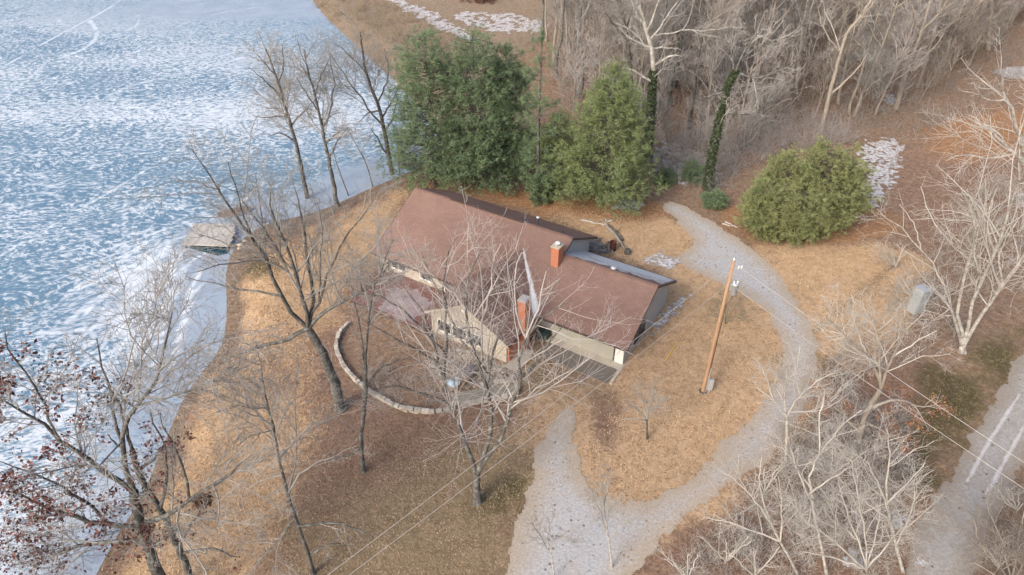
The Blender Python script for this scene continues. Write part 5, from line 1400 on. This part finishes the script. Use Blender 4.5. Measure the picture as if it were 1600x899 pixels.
# ------------------------------------------------------------------ curved stone wall, terrace, patio
def stone_wall(name, label, px, w, h, mat, seed, ln=.42):
    rng = np.random.default_rng(seed)
    P = smooth_poly(np.array([gt(u, v) for u, v in px]), 2, closed=False)
    s = np.concatenate([[0], np.cumsum(np.linalg.norm(np.diff(P[:, :2], axis=0), axis=1))])
    e = empty(name, P[0]); tag(e, label, 'wall')
    for c_ in range(2):
        t = rng.uniform(0, .2)
        while t < s[-1] - .15:
            l = min(ln * rng.uniform(.7, 1.4), s[-1] - t)
            tm = t + l / 2
            p = np.array([np.interp(tm, s, P[:, i]) for i in range(3)])
            q = np.array([np.interp(tm + .05, s, P[:, i]) for i in range(3)]); r_ = np.array([np.interp(tm - .05, s, P[:, i]) for i in range(3)])
            an = math.atan2(q[1] - r_[1], q[0] - r_[0]) + rng.normal(0, .05)
            R = np.array(Matrix.Rotation(an, 3, 'Z'))
            hh = h / 2 * rng.uniform(.75, 1.2)
            box('stone', p - P[0] + (rng.normal(0, .02), rng.normal(0, .02), hh / 2 + c_ * h / 2 * 1.02 - .05), (l - rng.uniform(.03, .09), w * rng.uniform(.7, 1.2) + (.06 if c_ else 0), hh), mat, e, R=R, bevel=.025)
            t += l
    return e
stone_wall('retaining_wall', 'curved pale stone wall round the sunken terrace', [(546, 506), (532, 520), (525, 540), (530, 562), (546, 587), (572, 610), (604, 631), (640, 644), (680, 647), (712, 640)], .24, .40, M['stone_pale'], 21)
stone_wall('retaining_wall', 'straight stone kerb wall on the upper step below the patio', [(746, 606), (775, 600), (804, 597)], .26, .35, M['stone_pale'], 22)
stone_wall('retaining_wall', 'lower stone kerb wall toward the maple stems', [(718, 637), (750, 629), (778, 625), (806, 620)], .28, .4, M['stone_pale'], 23)
stone_wall('retaining_wall', 'stone edging joining the two kerb walls', [(806, 598), (809, 610), (806, 619)], .3, .35, M['stone_pale'], 25)
landing = slab('terrace_step', [tuple(gt(u, v) + (0, 0, .10)) for u, v in [(700, 636), (720, 634), (806, 618), (804, 600), (748, 609), (705, 616)]], .14, simple('mossy_slab', (.20, .20, .155), (.27, .245, .20), 1.5, .9, .4, 12))
landing['kind'] = 'structure'
pt = empty('patio', gt(735, 575)); pt['kind'] = 'structure'
pp = W([(690, 548), (730, 548), (790, 575), (806, 594), (760, 602), (705, 612), (672, 585), (665, 560)])
rng = np.random.default_rng(31); pl = []; tries = 0
sm = []
for k in range(4):
    bm = bmesh.new(); n = 6
    ring = [bm.verts.new((math.cos(j * 2 * math.pi / n + rng.normal(0, .12)) * rng.uniform(.85, 1.1), math.sin(j * 2 * math.pi / n) * rng.uniform(.85, 1.1), 1)) for j in range(n)]
    f = bm.faces.new(ring); r_ = bmesh.ops.extrude_face_region(bm, geom=[f]); bmesh.ops.translate(bm, verts=[v for v in r_['geom'] if isinstance(v, bmesh.types.BMVert)], vec=(0, 0, -1))
    bmesh.ops.recalc_face_normals(bm, faces=bm.faces)
    me = bpy.data.meshes.new('stone'); bm.to_mesh(me); bm.free(); me.materials.append(M['stone_pale'] if k % 2 else M['stone_grey']); sm.append(me)
while len(pl) < 240 and tries < 20000:
    tries += 1
    q = rng.uniform(pp.min(0), pp.max(0))
    if not inside(q[:1], q[1:], pp)[0]: continue
    s = rng.uniform(.09, .24)
    if any((q[0] - a_) ** 2 + (q[1] - b__) ** 2 < (s + c_) ** 2 * .8 for a_, b__, c_ in pl): continue
    pl.append((q[0], q[1], s))
    o = bpy.data.objects.new('stone', sm[rng.integers(0, 4)]); COL.objects.link(o); o.parent = pt
    o.location = (q[0] - pt.location[0], q[1] - pt.location[1], h1(q[0], q[1]) - pt.location[2] - .01); o.scale = (s, s * rng.uniform(.7, 1), .06 * rng.uniform(.7, 1.5)); o.rotation_euler = (0, 0, rng.uniform(0, 6.28))
tb = empty('round_table', gt(727, 587)); tag(tb, 'round slate grey table on the stony patio', 'table')
lathe('table_top', [(.78, .60), (.80, .62), (.80, .66), (.77, .68), (0, .685)], simple('slate', (.13, .125, .14), (.17, .16, .175), 2, .6), tb, n=28)
lathe('pedestal', [(.34, -.05), (.32, .05), (.10, .12), (.09, .55), (.3, .60), (0, .605)], M['stone_grey'], tb, n=14)
bb = empty('bird_bath', gt(709, 607)); tag(bb, 'blue grey bowl with ice in it beside the curved bench', 'bird bath')
lathe('bowl', [(.12, .38), (.30, .42), (.46, .55), (.52, .62), (.50, .64), (.44, .58), (.30, .54), (0, .53)], M['galv'], bb, n=24)
lathe('ice', [(.44, .565), (.43, .585), (0, .59)], simple('bowl_ice', (.36, .50, .62), (.50, .62, .72), 3, .25), bb, n=24)
lathe('stem', [(.22, -.05), (.2, .05), (.09, .12), (.09, .36), (.16, .385), (0, .386)], M['stone_grey'], bb, n=14)
cb_ = empty('curved_bench', gt(722, 606)); tag(cb_, 'curved brown timber bench beside the blue bowl', 'bench')
M['timber'] = simple('timber', (.30, .17, .085), (.21, .12, .065), 2, .8, .3, 14)
prev = None
cc = gt(722, 606)
arc = [gt(u, v) - cc for u, v in [(707, 612), (716, 611), (723, 606), (729, 600), (733, 594)]]
for i in range(4):
    a_ = arc[i] + (0, 0, .42); b__ = arc[i + 1] + (0, 0, .42); dlt = (b__ - a_) * .03
    strip('seat_board', a_ + dlt, b__ - dlt, .36, .06, M['timber'], cb_)
    if i in (0, 2, 3): box('leg', (a_ * .5 + b__ * .5) - (0, 0, .25), (.12, .12, .44), M['timber'], cb_)
ft = empty('yard_post', gt(804, 640)); tag(ft, 'thin black yard post between maple stems and kerb wall', 'post')
lathe('post', [(.04, -.2), (.04, 1.15), (0, 1.16)], M['trim_brown'], ft, n=10); box('lamp_head', (0, 0, 1.22), (.16, .16, .14), M['trim_brown'], ft, bevel=.02)

# ------------------------------------------------------------------ behind the house: barrel, logs, debris
M['rust'] = simple('rust', (.115, .042, .026), (.07, .028, .020), 3, .85, .4, 10)
br_ = empty('burn_barrel', gt(957, 391)); tag(br_, 'rusty burn barrel behind the garage roof', 'barrel')
lathe('drum', [(.30, 0), (.31, .03), (.31, .30), (.33, .32), (.31, .34), (.31, .60), (.33, .62), (.31, .64), (.31, .92), (.33, .94), (.30, .95), (.28, .9), (.28, .1), (0, .1)], M['rust'], br_, n=20)
def log(label, p0, p1, r, mat, seed, cat='log', name='log'):
    rng = np.random.default_rng(seed)
    a_ = gt(*p0); b__ = gt(*p1)
    e = empty(name, a_); tag(e, label, cat)
    n = 9; t = np.linspace(0, 1, n)[:, None]
    P = (b__ - a_) * t + rng.normal(0, r * .25, (n, 3)); P[:, 2] += r * .9
    V, Fq = tubes_geo([(P, np.linspace(r, r * .75, n))], 9)
    Fl = [tuple(f) for f in Fq] + [tuple(range(9)), tuple(range(len(V) - 1, len(V) - 10, -1))]
    mesh_obj('stem', V, Fl, mat, e, True)
    q = P[3:5].mean(0); d = rng.normal(0, 1, 3); d[2] = abs(d[2]); d /= np.linalg.norm(d)
    tube_obj('stub', [(np.array([q, q + d * r * 3, q + d * r * 4.5]), np.array([r * .4, r * .3, r * .2]))], 6, mat, e)
log('thick weathered grey log beside the burn barrel', (946, 352), (979, 394), .17, M['bark_tan'], 61)
log('second dark log lying against the thick grey log', (952, 354), (974, 378), .14, M['bark_dark'], 62)
log('pale thin fallen branch end to end with the logs', (907, 345), (946, 353), .09, M['bark_pale'], 63, 'branch', 'fallen_branch')
log('short pale driftwood piece at the log end', (944, 348), (958, 346), .12, M['bark_pale'], 64)
log('white weathered stick near the cedar bush', (1133, 347), (1152, 357), .07, M['bark_pale'], 65, 'branch', 'fallen_branch')
log('crooked grey stick beside the drive bend and cedar', (1128, 350), (1140, 354), .06, M['bark_pale'], 66, 'branch', 'fallen_branch')
sm_ = empty('tree_stump', gt(980, 396)); tag(sm_, 'small grey stump at the end of the logs', 'stump')
lathe('stump', [(.34, -.1), (.30, .1), (.27, .42), (.24, .45), (0, .46)], M['bark_grey'], sm_, n=12)
rng = np.random.default_rng(71); parts = []
c0 = gt(930, 388)
for k in range(110):
    p = c0 + (rng.normal(0, 1.0), rng.normal(0, .65), rng.uniform(.02, .28))
    R = np.array(Matrix.Rotation(rng.uniform(0, 3.14), 3, 'Z') @ Matrix.Rotation(rng.normal(0, .25), 3, 'Y'))
    parts.append(box_geo(p, (rng.uniform(.3, 1.3), rng.uniform(.05, .16), rng.uniform(.03, .08)), R))
V, Fc = join_geo(parts)
tag(np_mesh('debris_pile', V, Fc, simple('ash', (.30, .30, .31), (.10, .10, .105), 1.1, .9)), 'grey heap of burnt boards and ash beside the barrel', 'debris', kind='stuff')

# tall cabinet under the sycamore
cbx = gt(1428, 486)
cab = empty('metal_cabinet', cbx, math.radians(25)); tag(cab, 'tall weathered blue grey cabinet at the lawn edge below the sycamore', 'cabinet')
M['cab'] = simple('cab', (.36, .40, .42), (.27, .30, .31), 1.2, .6, .2, 8)
box('body', (0, 0, 1.15), (.95, .8, 2.3), M['cab'], cab, bevel=.03); box('roof_sheet', (0, 0, 2.34), (1.08, .92, .07), M['galv'], cab, bevel=.01)
dr2 = box('door', (0, -.41, 1.12), (.78, .03, 1.95), M['cab'], cab, bevel=.008); box('handle', (.28, -.45, 1.1), (.04, .05, .18), M['galv'], dr2)
box('base', (0, 0, -.04), (1.02, .88, .12), M['concrete'], cab)

rng = np.random.default_rng(55)
ob = gt(258, 930); nb_ = at(317, 783, ob[1] + .4)
V, Fc = leaf_geo(nb_ + np.clip(rng.normal(0, 1, (520, 3)), -1.6, 1.6) * (.17, .17, .13), .2, rng)
ns = np_mesh('leaf_nest', V - nb_, Fc, M['leaf_brown']); ns.location = nb_
tag(ns, 'round brown squirrel nest of leaves on a limb of the big oak', 'nest')
# leaf litter and dry grass as uncountable cover
def litter(name, label, polys, n, size, mat, seed, world=True, zoff=.03, flat=.25):
    rng = np.random.default_rng(seed); out = []
    ar = [abs(np.sum(p[:, 0] * np.roll(p[:, 1], -1) - np.roll(p[:, 0], -1) * p[:, 1])) for p in polys]
    for p, a_ in zip(polys, ar):
        m = int(n * a_ / sum(ar)); lo, hi = p.min(0) - 2.5, p.max(0) + 2.5
        c = rng.uniform(lo, hi, (int(m * 2.2), 2))
        d = sdist(c[:, 0], c[:, 1], p) + (fbm(c[:, 0] * .5, c[:, 1] * .5, seed, 4) - .5) * 4 + rng.normal(0, 1.3, len(c))
        c = c[d > 0][:m]; out.append(c)
    c = np.vstack(out); z = hz(c[:, 0], c[:, 1]) + zoff
    ok = (-sdist(c[:, 0], c[:, 1], lake_poly)) > .3
    C = np.column_stack([c, z])[ok]; k = len(C)
    a_ = rng.uniform(0, 6.283, k); A1 = np.column_stack([np.cos(a_), np.sin(a_), rng.normal(0, flat, k)]); B1 = np.column_stack([-np.sin(a_), np.cos(a_), rng.normal(0, flat, k)])
    s = (size * rng.uniform(.6, 1.5, k))[:, None]
    V = np.stack([C - A1 * s, C - B1 * s * .6, C + A1 * s, C + B1 * s * .6], 1).reshape(-1, 3)
    tag(np_mesh(name, V, np.arange(4 * k).reshape(k, 4), mat), label, 'leaves', kind='stuff')
litter('leaf_litter', 'red brown fallen leaves drifted over the ground', [red_polys[0], red_polys[1], red_polys[2], red_polys[3], red_polys[4]], 50000, .05, simple('dead_leaf', (.30, .175, .12), (.17, .095, .068), .9, .85), 81)
litter('leaf_litter', 'tan and brown leaves over the bare yard', mud_polys + red_polys[2:3], 22000, .05, simple('dead_leaf_tan', (.36, .26, .175), (.22, .155, .105), .9, .85), 82)
litter('leaf_litter', 'brown oak leaves caught on the tan lawn', tan_polys[:2], 3500, .05, simple('dead_leaf_dark', (.22, .105, .06), (.13, .065, .04), .9, .85), 83)
litter('leaf_litter', 'brown leaves on the gravel', [smooth_poly(W(drive_px), 2)], 900, .045, simple('dead_leaf_grey', (.20, .135, .095), (.13, .085, .065), .9, .85), 84, zoff=.07)
def grass(name, label, polys, n, h_, mat, seed):
    rng = np.random.default_rng(seed); out = []
    ar = [abs(np.sum(p[:, 0] * np.roll(p[:, 1], -1) - np.roll(p[:, 0], -1) * p[:, 1])) for p in polys]
    for p, a_ in zip(polys, ar):
        m = int(n * a_ / sum(ar)); c = rng.uniform(p.min(0) - 1.5, p.max(0) + 1.5, (m * 2, 2))
        d = sdist(c[:, 0], c[:, 1], p) + (fbm(c[:, 0] * .6, c[:, 1] * .6, seed, 4) - .5) * 3 + rng.normal(0, 1.0, len(c))
        w = fbm(c[:, 0] * .9, c[:, 1] * .9, seed + 3, 3) + rng.normal(0, .12, len(c))
        out.append(c[(d > 0) & (w > .42)][:m])
    c = np.vstack(out); z = hz(c[:, 0], c[:, 1]) - .02; k = len(c)
    ok = (-sdist(c[:, 0], c[:, 1], lake_poly)) > .3
    C = np.column_stack([c, z])[ok]; k = len(C)
    a_ = rng.uniform(0, 6.283, k); B1 = np.column_stack([np.cos(a_), np.sin(a_), np.zeros(k)]) * .035
    hh = h_ * rng.uniform(.5, 1.4, k); tip = C + np.column_stack([rng.normal(0, .09, k), rng.normal(0, .09, k), hh])
    V = np.stack([C - B1, C + B1, tip], 1).reshape(-1, 3)
    tag(np_mesh(name, V, np.arange(3 * k).reshape(k, 3), mat), label, 'grass', kind='stuff')
grass('dry_grass', 'short straw coloured winter grass on the lawns', tan_polys, 90000, .12, simple('straw', (.56, .41, .265), (.42, .295, .175), .6, .9), 91)
grass('dry_grass', 'dull olive grass on the verge beside the road', green_polys, 16000, .13, simple('olive_grass', (.11, .105, .045), (.19, .16, .075), .6, .9), 92)
